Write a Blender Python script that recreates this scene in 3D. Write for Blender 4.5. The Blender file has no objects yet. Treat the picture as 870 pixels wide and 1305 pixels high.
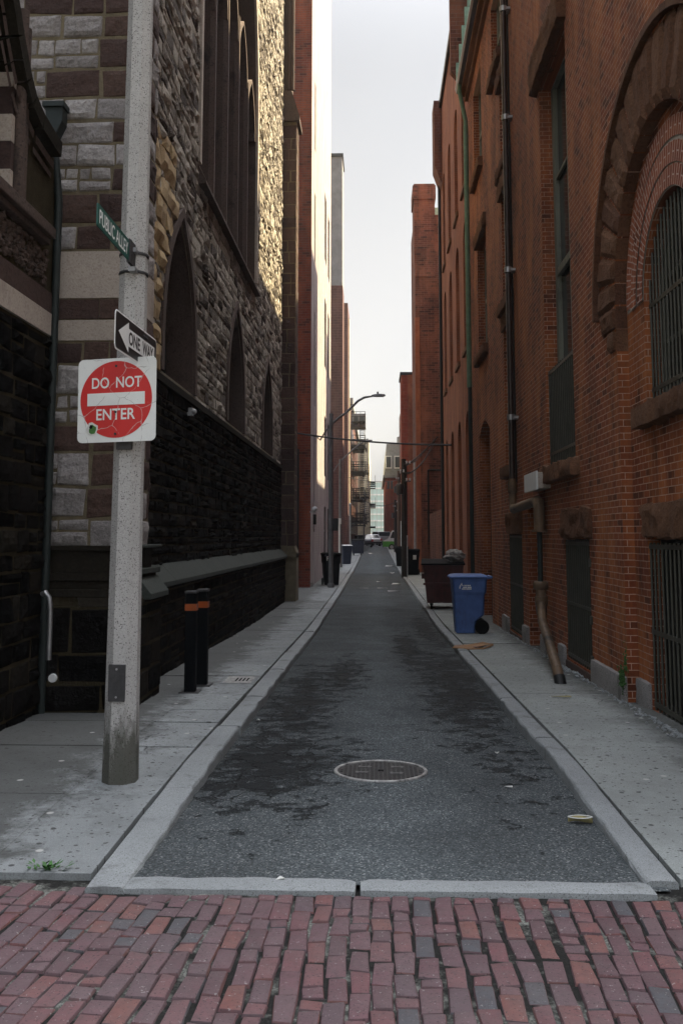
import bpy, math, random
from mathutils import Vector, Matrix, noise as mnoise
R = random.Random(7)
S = bpy.context.scene
COL = S.collection
rad = math.radians

# ------------------------------------------------------------------ camera, sky, sun, exposure
F, PITCH = 1200.0, rad(6.2)                       # focal length in pixels of the 870 x 1305 photograph
PPX, PPY = 435.0, 684 - 1200 * math.tan(PITCH)
YAW = math.atan(43 * math.cos(PITCH) / F)
cd = bpy.data.cameras.new('camera'); cam = bpy.data.objects.new('camera', cd); COL.objects.link(cam)
cd.sensor_fit = 'VERTICAL'; cd.sensor_height = 36; cd.lens = 36 * F / 1305
cd.shift_y = (PPY - 652.5) / 1305
cd.clip_end = 3000
cam.location = (0, 0, 0)                          # the eye is z = 0; the ground lies 1.7 m below it
cam.rotation_euler = (math.pi / 2 + PITCH, 0, YAW)
S.camera = cam

SUN = Vector((1.0, 0.5, 1.9)).normalized()
w = bpy.data.worlds.new('World'); S.world = w; w.use_nodes = True
nt = w.node_tree; bg = nt.nodes['Background']
sky = nt.nodes.new('ShaderNodeTexSky'); sky.sky_type = 'NISHITA'; sky.sun_disc = False
sky.sun_elevation = math.asin(SUN.z); sky.sun_rotation = math.atan2(SUN.x, SUN.y)
sky.air_density = 1.0; sky.dust_density = 3.0; sky.ozone_density = 1.0
hs = nt.nodes.new('ShaderNodeHueSaturation'); hs.inputs['Saturation'].default_value = 0.10
# thin bright cloud: as under any overcast the zenith is brighter than the low sky
tcw = nt.nodes.new('ShaderNodeTexCoord'); sxw = nt.nodes.new('ShaderNodeSeparateXYZ'); nt.links.new(tcw.outputs['Generated'], sxw.inputs[0])
mr = nt.nodes.new('ShaderNodeMapRange'); mr.interpolation_type = 'SMOOTHSTEP'; nt.links.new(sxw.outputs[2], mr.inputs['Value'])
mr.inputs['From Min'].default_value = 0.45; mr.inputs['From Max'].default_value = 0.90; mr.inputs['To Min'].default_value = 0.74; mr.inputs['To Max'].default_value = 3.0
ms_ = nt.nodes.new('ShaderNodeMapRange'); nt.links.new(sxw.outputs[2], ms_.inputs['Value'])
ms_.inputs['From Min'].default_value = 0.3; ms_.inputs['From Max'].default_value = 0.9; ms_.inputs['To Min'].default_value = 0.06; ms_.inputs['To Max'].default_value = 0.38
nt.links.new(ms_.outputs['Result'], hs.inputs['Saturation'])
nt.links.new(mr.outputs['Result'], hs.inputs['Value']); nt.links.new(sky.outputs[0], hs.inputs['Color']); nt.links.new(hs.outputs[0], bg.inputs['Color'])
bg.inputs['Strength'].default_value = 0.05
sl = bpy.data.lights.new('sun', 'SUN'); sl.energy = 5.0; sl.angle = rad(0.5); sl.color = (1.0, 0.82, 0.50)
so = bpy.data.objects.new('sun', sl); COL.objects.link(so); so.rotation_euler = SUN.to_track_quat('Z', 'Y').to_euler()
S.view_settings.view_transform = 'Standard'; S.view_settings.look = 'None'
S.view_settings.exposure = 2.25; S.view_settings.gamma = 1
S.cycles.max_bounces = 8; S.cycles.diffuse_bounces = 4; S.cycles.glossy_bounces = 3
S.cycles.use_denoising = True; S.render.filter_size = 0.9

# ------------------------------------------------------------------ measuring: a pixel of the photograph -> a point of the place
def ray(px, py):
    xc = (px - PPX) / F; yc = (PPY - py) / F
    cy, sy, cp, sp = math.cos(YAW), math.sin(YAW), math.cos(PITCH), math.sin(PITCH)
    return Vector((cy * xc + sy * sp * yc - sy * cp, sy * xc - cy * sp * yc + cy * cp, cp * yc + sp))
def atY(px, py, Y):
    d = ray(px, py); return d * (Y / d.y)
def atX(px, py, X):
    d = ray(px, py); return d * (X / d.x)
GP = [(0, -1.68), (4.4, -1.73), (5, -1.735), (21, -2.03), (30, -2.05), (54, -2.0), (80, -1.68), (104, -1.35), (130, -.95), (170, -.7), (600, -.7)]
def gz(y):
    if y <= 0: return -1.68
    for (a, b), (c, d) in zip(GP, GP[1:]):
        if y <= c: return b + (d - b) * (y - a) / (c - a)
    return GP[-1][1]
def lift(y): return 0.015 + 0.085 * min(1, max(0, (y - 4.8) / 2.5))      # pavement above the road
def sz(y): return gz(y) + lift(y)
def atG(px, py, up=0.1):
    d = ray(px, py); y = 8.0
    for i in range(60): y = .5 * y + .5 * d.y * (gz(y) + up) / d.z
    return Vector((d.x * (gz(y) + up) / d.z, y, gz(y) + up))

# ------------------------------------------------------------------ mesh building
class MB:
    def __init__(s): s.v = []; s.f = []; s.uv = {}
    def quad(s, *p):
        n = len(s.v); s.v += [Vector(q) for q in p]; s.f.append(tuple(range(n, n + len(p)))); return s
    def box(s, x0, x1, y0, y1, z0, z1):
        if x0 > x1: x0, x1 = x1, x0
        if y0 > y1: y0, y1 = y1, y0
        n = len(s.v)
        s.v += [Vector((x, y, z)) for z in (z0, z1) for y in (y0, y1) for x in (x0, x1)]
        for f in ((0, 2, 3, 1), (4, 5, 7, 6), (0, 1, 5, 4), (2, 6, 7, 3), (0, 4, 6, 2), (1, 3, 7, 5)): s.f.append(tuple(n + i for i in f))
        return s
    def obox(s, c, e1, e2, e3):                    # centre and three half-axis vectors
        n = len(s.v); c = Vector(c)
        s.v += [c + Vector(e1) * a + Vector(e2) * b + Vector(e3) * d for d in (-1, 1) for b in (-1, 1) for a in (-1, 1)]
        for f in ((0, 2, 3, 1), (4, 5, 7, 6), (0, 1, 5, 4), (2, 6, 7, 3), (0, 4, 6, 2), (1, 3, 7, 5)): s.f.append(tuple(n + i for i in f))
        return s
    def bar(s, p, q, a, b=None, up=(0, 0, 1)):     # square bar between two points
        p, q = Vector(p), Vector(q); d = (q - p); L = d.length / 2
        if L < 1e-6: return s
        d.normalize(); u = Vector(up)
        if abs(d.dot(u)) > .95: u = Vector((1, 0, 0))
        e = d.cross(u).normalized(); g = e.cross(d)
        return s.obox((p + q) / 2, d * L, e * a / 2, g * (b or a) / 2)
    def tube(s, path, r, n=10, cap=True):
        P = [Vector(p) for p in path]; rr = r if isinstance(r, (list, tuple)) else [r] * len(P)
        prev = None; rings = []
        for i, p in enumerate(P):
            t = (P[min(i + 1, len(P) - 1)] - P[max(i - 1, 0)]).normalized()
            if prev is None:
                prev = t.orthogonal().normalized()
                if abs(t.z) > .99: prev = Vector((1, 0, 0))
            a = (prev - t * prev.dot(t)).normalized(); prev = a; b = t.cross(a); k = len(s.v)
            s.v += [p + (a * math.cos(2 * math.pi * (j + .5) / n) + b * math.sin(2 * math.pi * (j + .5) / n)) * rr[i] for j in range(n)]
            rings.append(k)
        for k, m in zip(rings, rings[1:]):
            for j in range(n): s.f.append((k + j, k + (j + 1) % n, m + (j + 1) % n, m + j))
        if cap:
            s.f.append(tuple(rings[0] + j for j in reversed(range(n)))); s.f.append(tuple(rings[-1] + j for j in range(n)))
        return s
    def prism(s, poly, vec):
        n = len(s.v); k = len(poly); vec = Vector(vec)
        s.v += [Vector(p) for p in poly] + [Vector(p) + vec for p in poly]
        s.f.append(tuple(n + i for i in reversed(range(k)))); s.f.append(tuple(n + k + i for i in range(k)))
        for i in range(k): s.f.append((n + i, n + (i + 1) % k, n + k + (i + 1) % k, n + k + i))
        return s
    def lathe(s, prof, c=(0, 0, 0), n=24, axis='z'):
        c = Vector(c); k = len(s.v)
        for r, h in prof:
            for j in range(n):
                a = 2 * math.pi * j / n; x, y = r * math.cos(a), r * math.sin(a)
                s.v.append(c + (Vector((x, y, h)) if axis == 'z' else Vector((h, x, y)) if axis == 'x' else Vector((x, h, y))))
        for i in range(len(prof) - 1):
            for j in range(n): s.f.append((k + i * n + j, k + i * n + (j + 1) % n, k + (i + 1) * n + (j + 1) % n, k + (i + 1) * n + j))
        s.f.append(tuple(k + j for j in reversed(range(n)))); s.f.append(tuple(k + (len(prof) - 1) * n + j for j in range(n)))
        return s
    def ball(s, c, rx, ry, rz, nu=14, nv=9, rough=0, seed=0):
        c = Vector(c); k = len(s.v)
        for i in range(nv + 1):
            th = math.pi * i / nv
            for j in range(nu):
                ph = 2 * math.pi * j / nu
                d = Vector((math.sin(th) * math.cos(ph), math.sin(th) * math.sin(ph), math.cos(th)))
                m = 1 + rough * mnoise.noise(d * 2.3 + Vector((seed, 0, 0)))
                s.v.append(c + Vector((d.x * rx, d.y * ry, d.z * rz)) * m)
        for i in range(nv):
            for j in range(nu): s.f.append((k + i * nu + j, k + (i + 1) * nu + j, k + (i + 1) * nu + (j + 1) % nu, k + i * nu + (j + 1) % nu))
        return s
    def rough(s, x0, x1, y0, y1, z0, z1, amp=.02, res=.08, freq=7.0, seed=0.0, rnd=.02):   # a quarry-faced block
        L = (x1 - x0, y1 - y0, z1 - z0); n = [max(1, min(40, int(l / res))) for l in L]; c = Vector(((x0 + x1) / 2, (y0 + y1) / 2, (z0 + z1) / 2))
        idx = {}
        def vert(i, j, k):
            key = (i, j, k)
            if key not in idx:
                p = Vector((x0 + L[0] * i / n[0], y0 + L[1] * j / n[1], z0 + L[2] * k / n[2]))
                e = sum((i in (0, n[0]), j in (0, n[1]), k in (0, n[2])))
                d = Vector(((i == n[0]) - (i == 0), (j == n[1]) - (j == 0), (k == n[2]) - (k == 0)))
                q = p * freq + Vector((seed, seed * .7, 0))
                a = mnoise.noise(q) * .6 + mnoise.noise(q * 2.3) * .4
                p = p + d.normalized() * (amp * a - rnd * (e - 1))
                idx[key] = len(s.v); s.v.append(p)
            return idx[key]
        for ax in range(3):
            b, g = (ax + 1) % 3, (ax + 2) % 3
            for side in (0, n[ax]):
                for i in range(n[b]):
                    for j in range(n[g]):
                        q = []
                        for di, dj in ((0, 0), (1, 0), (1, 1), (0, 1)):
                            t = [0, 0, 0]; t[ax] = side; t[b] = i + di; t[g] = j + dj; q.append(vert(*t))
                        s.f.append(tuple(q if side else q[::-1]))
        return s
    def build(s, name, m, parent=None, origin=None, local=False, smooth=False, bevel=0, seg=2):
        me = bpy.data.meshes.new(name)
        base = Vector((0, 0, 0))
        if parent is not None and not local:
            q = parent
            while q.parent: q = q.parent
            base = q.location.copy(); rz = q.rotation_euler.z
            M = Matrix.Rotation(-rz, 3, 'Z'); vs = [M @ (v - base) for v in s.v]
        elif origin is not None and not local:
            base = Vector(origin); vs = [v - base for v in s.v]
        else: vs = s.v
        me.from_pydata([tuple(v) for v in vs], [], s.f); me.update()
        if s.uv:
            ul = me.uv_layers.new(name='uv')
            for li, l in enumerate(me.loops): ul.data[li].uv = s.uv.get(l.vertex_index, (0, 0))
        if m: me.materials.append(m)
        if smooth:
            for p in me.polygons: p.use_smooth = True
            try: me.set_sharp_from_angle(angle=rad(38))
            except Exception: pass
        o = bpy.data.objects.new(name, me); COL.objects.link(o)
        if parent is not None: o.parent = parent
        elif origin is not None: o.location = Vector(origin)
        if bevel:
            b = o.modifiers.new('bevel', 'BEVEL'); b.width = bevel; b.segments = seg; b.limit_method = 'ANGLE'; b.angle_limit = rad(35)
        return o

def tag(o, label=None, cat=None, group=None, kind=None):
    if label: o['label'] = label
    if cat: o['category'] = cat
    if group: o['group'] = group
    if kind: o['kind'] = kind
    return o
def thing(name, label, cat, loc=(0, 0, 0), rz=0, group=None):
    o = bpy.data.objects.new(name, None); COL.objects.link(o); o.location = loc; o.rotation_euler = (0, 0, rz); o.empty_display_size = .1
    return tag(o, label, cat, group)
def copy_tree(o, loc, rz, label, parent=None):
    c = o.copy(); COL.objects.link(c)
    if parent is None: c.location = loc; c.rotation_euler = (0, 0, rz); c['label'] = label
    else: c.parent = parent
    for ch in o.children: copy_tree(ch, None, 0, None, c)
    return c
def text_mb(txt, size, origin, e1, e2, thick=.002, fit=None, bold=0.0):
    """lettering: baseline starts at origin, runs along e1, up along e2, proud along e1 x e2"""
    cu = bpy.data.curves.new('lettering', 'FONT'); cu.body = txt; cu.size = size; cu.offset = bold; cu.resolution_u = 4
    o = bpy.data.objects.new('lettering', cu); COL.objects.link(o)
    dg = bpy.context.evaluated_depsgraph_get(); me = bpy.data.meshes.new_from_object(o.evaluated_get(dg))
    e1, e2 = Vector(e1).normalized(), Vector(e2).normalized(); n = e1.cross(e2); origin = Vector(origin)
    xs = [v.co.x for v in me.vertices]; x0, x1 = min(xs), max(xs); ys = [v.co.y for v in me.vertices]; y0, y1 = min(ys), max(ys)
    kx = ky = 1
    if fit: kx = fit[0] / (x1 - x0); ky = fit[1] / (y1 - y0)
    mb = MB()
    mb.v = [origin + e1 * ((v.co.x - x0) * kx) + e2 * ((v.co.y - y0) * ky) + n * thick for v in me.vertices]
    mb.f = [tuple(p.vertices) for p in me.polygons]
    bpy.data.objects.remove(o); bpy.data.curves.remove(cu); bpy.data.meshes.remove(me)
    return mb

# ------------------------------------------------------------------ materials
def mat(name):
    m = bpy.data.materials.new(name); m.use_nodes = True; t = m.node_tree; b = t.nodes['Principled BSDF']
    return m, t, b
def N(t, typ, **kw):
    n = t.nodes.new(typ)
    for k, v in kw.items():
        if k in n.inputs: n.inputs[k].default_value = v
        else: setattr(n, k, v)
    return n
def mix(t, fac, a, b, mode='MIX'):
    n = t.nodes.new('ShaderNodeMix'); n.data_type = 'RGBA'; n.blend_type = mode
    for sk, val in ((0, fac), (6, a), (7, b)):
        if hasattr(val, 'is_output'): t.links.new(val, n.inputs[sk])
        elif sk == 0: n.inputs[0].default_value = val
        else: n.inputs[sk].default_value = tuple(val) + ((1,) if len(val) == 3 else ())
    return n.outputs[2]
def ramp(t, src, *stops):
    r = t.nodes.new('ShaderNodeValToRGB'); t.links.new(src, r.inputs[0]); el = r.color_ramp.elements
    while len(el) < len(stops): el.new(.5)
    for e, (p, c) in zip(el, stops): e.position = p; e.color = (c, c, c, 1) if not isinstance(c, (tuple, list)) else tuple(c) + (1,)
    return r.outputs[0]
def noise_n(t, scale, detail=4, rough=.6, vec=None, stretch=None):
    n = N(t, 'ShaderNodeTexNoise', Scale=scale, Detail=detail, Roughness=rough)
    if vec is None: vec = t.nodes.new('ShaderNodeTexCoord').outputs['Object']
    if stretch:
        mp = N(t, 'ShaderNodeMapping'); mp.inputs['Scale'].default_value = stretch; t.links.new(vec, mp.inputs[0]); vec = mp.outputs[0]
    t.links.new(vec, n.inputs['Vector']); return n.outputs[0]
def mth(t, op, a, b=None, c=None):
    n = t.nodes.new('ShaderNodeMath'); n.operation = op
    for i, x in enumerate((a, b, c)):
        if x is None: continue
        if hasattr(x, 'is_output'): t.links.new(x, n.inputs[i])
        else: n.inputs[i].default_value = x
    return n.outputs[0]
def bump(t, b, h, dist=.01, strength=1.0, prev=None):
    n = N(t, 'ShaderNodeBump', Distance=dist, Strength=strength); t.links.new(h, n.inputs['Height'])
    if prev: t.links.new(prev, n.inputs['Normal'])
    t.links.new(n.outputs[0], b.inputs['Normal']); return n.outputs[0]

def plain(name, c, rough=.6, metal=0.0, var=.25, scale=6, bmp=.003, spec=.5, grime=None, stretch=None):
    m, t, b = mat(name); b.inputs['Roughness'].default_value = rough; b.inputs['Metallic'].default_value = metal
    b.inputs['Specular IOR Level'].default_value = spec
    n1 = noise_n(t, scale, 5, .65, stretch=stretch)
    lo = tuple(x * (1 - var) for x in c); hi = tuple(min(1, x * (1 + var)) for x in c)
    col = mix(t, ramp(t, n1, (.3, 0), (.7, 1)), lo, hi)
    if grime:
        n2 = noise_n(t, scale * .6, 6, .75, stretch=(1, 1, .35)); col = mix(t, ramp(t, n2, (.52, 0), (.66, 1)), col, grime)
    t.links.new(col, b.inputs['Base Color'])
    if bmp: bump(t, b, noise_n(t, scale * 9, 3), bmp)
    return m
def speckle(name, c1, c2, c3, scale=140, rough=.85, bmp=.004, stain=None):
    m, t, b = mat(name); b.inputs['Roughness'].default_value = rough; b.inputs['Specular IOR Level'].default_value = .25
    v = N(t, 'ShaderNodeTexVoronoi', Scale=scale); tc = t.nodes.new('ShaderNodeTexCoord'); t.links.new(tc.outputs['Object'], v.inputs['Vector'])
    sep = t.nodes.new('ShaderNodeSeparateColor'); t.links.new(v.outputs['Color'], sep.inputs[0])
    col = mix(t, ramp(t, sep.outputs[0], (.55, 0), (.8, 1)), c1, c2); col = mix(t, ramp(t, sep.outputs[1], (.90, 0), (.93, 1)), col, c3)
    big = noise_n(t, 1.3, 6, .7); col = mix(t, ramp(t, big, (.3, .0), (.75, .55)), col, tuple(x * .55 for x in c1))
    if stain:
        s2 = noise_n(t, 2.2, 7, .75, stretch=(1, 1, .4)); col = mix(t, ramp(t, s2, (.55, 0), (.68, .85)), col, stain)
    t.links.new(col, b.inputs['Base Color']); bump(t, b, noise_n(t, scale * .8, 3), bmp)
    return m
def brick(name, c1, c2, mortar, dark=None, bw=.205, rh=.072, ms=.0055, wear=.5, uv=False, soot=(.02, .014, .012), mottle=(.3, .75)):
    m, t, b = mat(name); b.inputs['Roughness'].default_value = .85; b.inputs['Specular IOR Level'].default_value = .25
    tc = t.nodes.new('ShaderNodeTexCoord')
    if uv: vec = tc.outputs['UV']
    else:
        ge = t.nodes.new('ShaderNodeNewGeometry'); sp = t.nodes.new('ShaderNodeSeparateXYZ'); t.links.new(ge.outputs['True Normal'], sp.inputs[0])
        so_ = t.nodes.new('ShaderNodeSeparateXYZ'); t.links.new(tc.outputs['Object'], so_.inputs[0])
        isx = mth(t, 'GREATER_THAN', mth(t, 'ABSOLUTE', sp.outputs[0]), mth(t, 'ABSOLUTE', sp.outputs[1]))
        u = mth(t, 'ADD', mth(t, 'MULTIPLY', isx, so_.outputs[1]), mth(t, 'MULTIPLY', mth(t, 'SUBTRACT', 1.0, isx), so_.outputs[0]))
        cb = t.nodes.new('ShaderNodeCombineXYZ'); t.links.new(u, cb.inputs[0]); t.links.new(so_.outputs[2], cb.inputs[1]); vec = cb.outputs[0]
    wob = N(t, 'ShaderNodeTexNoise', Scale=2.5, Detail=2.0); t.links.new(vec, wob.inputs['Vector'])
    wv = t.nodes.new('ShaderNodeVectorMath'); wv.operation = 'MULTIPLY_ADD'; t.links.new(wob.outputs['Color'], wv.inputs[0]); wv.inputs[1].default_value = (.012, .010, 0); t.links.new(vec, wv.inputs[2])
    br = N(t, 'ShaderNodeTexBrick', Scale=1.0); br.offset = .5; t.links.new(wv.outputs[0], br.inputs['Vector'])
    br.inputs['Brick Width'].default_value = bw; br.inputs['Row Height'].default_value = rh; br.inputs['Mortar Size'].default_value = ms
    br.inputs['Mortar Smooth'].default_value = .15; br.inputs['Bias'].default_value = 0
    br.inputs['Color1'].default_value = tuple(c1) + (1,); br.inputs['Color2'].default_value = tuple(c2) + (1,); br.inputs['Mortar'].default_value = tuple(mortar) + (1,)
    br2 = N(t, 'ShaderNodeTexBrick', Scale=1.0); br2.offset = .5; t.links.new(wv.outputs[0], br2.inputs['Vector'])
    br2.inputs['Brick Width'].default_value = bw; br2.inputs['Row Height'].default_value = rh; br2.inputs['Mortar Size'].default_value = 0.0
    br2.inputs['Color1'].default_value = (0, 0, 0, 1); br2.inputs['Color2'].default_value = (1, 1, 1, 1)
    col = br.outputs['Color']; fac = br.outputs['Fac']
    n1 = noise_n(t, 34, 4, .7, vec); col = mix(t, ramp(t, n1, (.35, .0), (.8, .5)), col, tuple(x * .35 for x in c1))
    if dark: col = mix(t, mth(t, 'MULTIPLY', ramp(t, br2.outputs['Color'], (.72, 0), (.85, .8)), mth(t, 'SUBTRACT', 1.0, fac)), col, dark)
    n2 = noise_n(t, .55, 7, .72, vec); col = mix(t, mth(t, 'MULTIPLY', ramp(t, n2, (mottle[0] + .12, 0), (mottle[1], 1)), wear), col, soot)
    n3 = noise_n(t, 1.0, 6, .7, vec, stretch=(2.4, .22, 1)); col = mix(t, mth(t, 'MULTIPLY', ramp(t, n3, (.50, 0), (.70, 1)), wear * .9), col, soot)
    n4 = noise_n(t, .8, 5, .65, vec, stretch=(1.6, .5, 1)); col = mix(t, mth(t, 'MULTIPLY', ramp(t, n4, (.46, 0), (.64, 1)), mth(t, 'MULTIPLY', mth(t, 'SUBTRACT', 1.0, fac), .62)), col, tuple(min(1, x * y) for x, y in zip(c2, (1.35, 1.5, 1.3))))
    t.links.new(col, b.inputs['Base Color'])
    hgt = mth(t, 'SUBTRACT', mth(t, 'MULTIPLY', n1, .35), fac)
    bump(t, b, hgt, .008, .9)
    return m
def matt(m): m.node_tree.nodes['Principled BSDF'].inputs['Specular IOR Level'].default_value = .03; return m
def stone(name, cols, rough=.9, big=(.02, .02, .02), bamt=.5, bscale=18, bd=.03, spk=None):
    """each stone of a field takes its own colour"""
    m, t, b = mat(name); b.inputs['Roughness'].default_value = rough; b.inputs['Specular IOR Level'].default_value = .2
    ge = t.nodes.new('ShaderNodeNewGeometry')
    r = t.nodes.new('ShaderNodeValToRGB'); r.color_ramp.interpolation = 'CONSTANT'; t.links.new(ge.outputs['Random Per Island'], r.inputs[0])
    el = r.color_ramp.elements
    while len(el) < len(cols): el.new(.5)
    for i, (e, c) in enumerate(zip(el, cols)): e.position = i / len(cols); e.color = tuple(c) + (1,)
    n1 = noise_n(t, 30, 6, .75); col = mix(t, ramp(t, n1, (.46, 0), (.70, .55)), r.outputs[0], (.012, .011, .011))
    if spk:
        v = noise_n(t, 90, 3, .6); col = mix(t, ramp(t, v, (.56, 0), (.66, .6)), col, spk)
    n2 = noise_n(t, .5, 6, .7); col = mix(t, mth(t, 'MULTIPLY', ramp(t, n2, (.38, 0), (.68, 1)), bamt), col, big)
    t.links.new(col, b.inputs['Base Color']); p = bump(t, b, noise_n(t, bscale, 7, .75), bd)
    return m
def glass_m(name, c=(.030, .036, .040), rough=.05):
    m, t, b = mat(name); b.inputs['Base Color'].default_value = tuple(c) + (1,); b.inputs['Specular IOR Level'].default_value = .6
    n = noise_n(t, 2.0, 3); t.links.new(ramp(t, n, (.3, rough), (.8, rough + .15)), b.inputs['Roughness']); bump(t, b, noise_n(t, 1.4, 2), .02, .5)
    return m

M = {}
M['brick_near'] = brick('red_brick', (.235, .060, .023), (.36, .112, .040), (.60, .40, .30), dark=(.065, .018, .010), wear=.6, ms=.0046)
M['brick_ring'] = brick('arch_brick', (.26, .075, .042), (.35, .11, .058), (.66, .48, .40), dark=(.08, .022, .014), bw=.2, rh=.066, ms=.008, wear=.3, uv=True)
M['brick_two'] = brick('orange_brick', (.26, .085, .045), (.32, .11, .06), (.30, .15, .10), wear=.4)
M['brick_tower'] = brick('brown_brick', (.12, .045, .033), (.20, .075, .05), (.24, .15, .12), dark=(.03, .014, .012), bw=.36, rh=.12, ms=.007, wear=.6)
M['brick_left'] = brick('crimson_brick', (.20, .04, .022), (.27, .065, .032), (.20, .11, .08), dark=(.06, .018, .013), bw=.3, rh=.1, ms=.009, wear=.45)
M['brick_pale'] = brick('pale_brick', (.30, .265, .285), (.36, .315, .335), (.40, .36, .38), bw=.3, rh=.1, wear=.3, soot=(.19, .165, .175))
M['brick_far'] = brick('scarlet_brick', (.24, .055, .035), (.30, .075, .045), (.3, .14, .1), bw=.6, rh=.3, ms=.012, wear=.2)
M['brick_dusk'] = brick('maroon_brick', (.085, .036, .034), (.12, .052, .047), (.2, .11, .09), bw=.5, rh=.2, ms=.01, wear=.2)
G1 = [(.37, .335, .285), (.06, .044, .036), (.48, .44, .375), (.26, .23, .195), (.36, .325, .28), (.20, .17, .14), (.44, .40, .345), (.13, .11, .095)]
M['stone_up'] = stone('quarry_stone', G1, big=(.015, .014, .014), bamt=.25, spk=(.52, .48, .42))
M['stone_low'] = stone('shade_dark_stone', [(.005, .0045, .004), (.011, .0095, .008), (.003, .003, .003), (.024, .020, .015), (.004, .004, .004), (.008, .007, .006)], big=(.006, .006, .006), bamt=.6, bscale=14, bd=.04)  # darker lower stone; the alley's shade is put into its colour too
M['stone_pier'] = stone('granite_and_brownstone', [(.44, .41, .40), (.52, .49, .475), (.36, .335, .325), (.48, .45, .44), (.40, .37, .36)], big=(.03, .028, .028), bamt=.2, bscale=16, bd=.05, spk=(.50, .48, .47))
M['brown_pier'] = stone('brownstone_block', [(.10, .062, .052), (.08, .05, .044), (.12, .075, .060)], big=(.02, .016, .015), bamt=.4, bscale=10, bd=.04)
M['cream_stone'] = speckle('cream_stone', (.48, .42, .36), (.42, .36, .31), (.34, .29, .25), scale=60, stain=(.22, .19, .165))
M['stone_lit'] = speckle('lit_patch_stone', (.42, .31, .17), (.36, .26, .14), (.28, .2, .1), scale=60, stain=(.2, .14, .07))  # gold tone stands for warm light falling on the wall by the lancet
M['dark_mortar'] = plain('dark_mortar', (.14, .115, .07), .95, bmp=.01)
M['black_mortar'] = plain('shade_dark_mortar', (.045, .037, .021), .95, bmp=.01)  # mortar of the lower wall, with its shade put into the colour
M['dressed'] = speckle('dressed_brownstone', (.085, .06, .05), (.105, .075, .062), (.05, .036, .03), scale=50, stain=(.015, .013, .012))
M['dressed_dark'] = speckle('dark_dressed_stone', (.022, .019, .014), (.030, .026, .019), (.014, .012, .010), scale=50)  # near-black version of the dressed stone
M['ledge'] = speckle('mossy_slate_stone', (.050, .058, .052), (.036, .044, .038), (.075, .08, .07), scale=70, stain=(.014, .020, .015))
M['brownstone'] = stone('rough_brownstone', [(.20, .095, .052), (.235, .118, .066), (.165, .076, .043)], big=(.05, .03, .02), bamt=.6, bscale=14, bd=.05)
M['granite'] = speckle('granite_base', (.30, .29, .28), (.38, .37, .36), (.08, .08, .08), scale=160, bmp=.01, stain=(.06, .06, .05))
M['kerb'] = speckle('kerb_granite', (.29, .312, .318), (.36, .385, .39), (.13, .14, .14), scale=220, bmp=.005, stain=(.12, .125, .122))
M['pole_conc'] = speckle('exposed_aggregate_concrete', (.44, .435, .42), (.52, .51, .50), (.14, .135, .13), scale=150, bmp=.004, stain=(.34, .34, .32))
M['iron'] = plain('black_iron', (.012, .013, .013), .55, .2, bmp=.002)
M['iron_green'] = plain('green_black_iron', (.055, .055, .042), .5, .2, bmp=.002)
M['steel'] = plain('galvanised_steel', (.36, .37, .38), .42, .8, bmp=.001)
M['lampgrey'] = plain('lamp_pole_grey', (.14, .14, .145), .5, .4, bmp=.001)
M['copper'] = plain('copper_green', (.10, .17, .115), .65, .1, bmp=.003)
M['copper_light'] = plain('verdigris', (.26, .42, .34), .7, .0, bmp=.003)
M['copper_dark'] = plain('dark_copper', (.014, .022, .021), .6, .2, bmp=.003)
M['pipe_brown'] = plain('brown_pipe', (.12, .078, .045), .6, .1, var=.5, scale=4, bmp=.004, grime=(.012, .009, .007))
M['pipe_dark'] = plain('bronze_pipe', (.055, .042, .038), .28, .6, bmp=.001)
M['wood'] = plain('weathered_frame', (.16, .165, .13), .7, var=.35, bmp=.004, stretch=(1, 1, .1), grime=(.06, .06, .05))
M['wood_dark'] = plain('dark_window_frame', (.03, .028, .026), .6, bmp=.002)
M['glass'] = glass_m('window_glass')
M['glass_church'] = glass_m('leaded_glass', (.004, .004, .004), .45)
M['glass_church'].node_tree.nodes['Principled BSDF'].inputs['Specular IOR Level'].default_value = .12
M['glass_pale'] = glass_m('pale_window_glass', (.06, .075, .08))
M['white_paint'] = plain('white_paint', (.72, .74, .73), .5, var=.06, bmp=.0005)
M['letter_white'] = plain('white_lettering', (.78, .79, .78), .5, var=.04, bmp=0)
M['letter_black'] = plain('black_lettering', (.012, .012, .012), .5, bmp=0)
M['sign_black'] = plain('black_sign_face', (.012, .012, .013), .45, bmp=0)
M['sign_green'] = plain('green_sign_face', (.006, .075, .06), .45, var=.15, bmp=0)
M['plastic_black'] = plain('black_plastic', (.005, .006, .007), .6, bmp=.001, spec=.25)
M['plastic_blue'] = plain('blue_plastic', (.065, .135, .36), .5, var=.2, bmp=.001, grime=(.05, .085, .21))
M['plastic_navy'] = plain('navy_plastic', (.02, .03, .06), .5, bmp=.001)
M['rubber'] = plain('black_rubber', (.01, .01, .01), .8, bmp=.002)
M['maroon'] = plain('maroon_painted_steel', (.065, .012, .012), .55, .1, var=.35, bmp=.002, grime=(.028, .012, .01))
M['orange'] = plain('orange_reflector', (.34, .07, .010), .4, bmp=0)
M['cardboard'] = plain('cardboard', (.30, .17, .08), .85, var=.25, bmp=.002, grime=(.07, .05, .09))
M['bag'] = plain('clear_rubbish_bag', (.34, .33, .32), .3, var=.5, scale=14, bmp=.02)
M['paper'] = plain('litter_paper', (.62, .63, .60), .7, var=.2, bmp=.001)
M['leafdry'] = plain('dry_leaf', (.33, .29, .13), .7, var=.4, bmp=.002)
M['weed'] = plain('weed_green', (.05, .16, .03), .6, var=.4, bmp=.002)
M['moss'] = plain('moss_green', (.04, .13, .02), .9, var=.5, scale=40, bmp=.01)
M['roof'] = plain('roof_felt', (.05, .05, .05), .9, bmp=.01)
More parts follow.
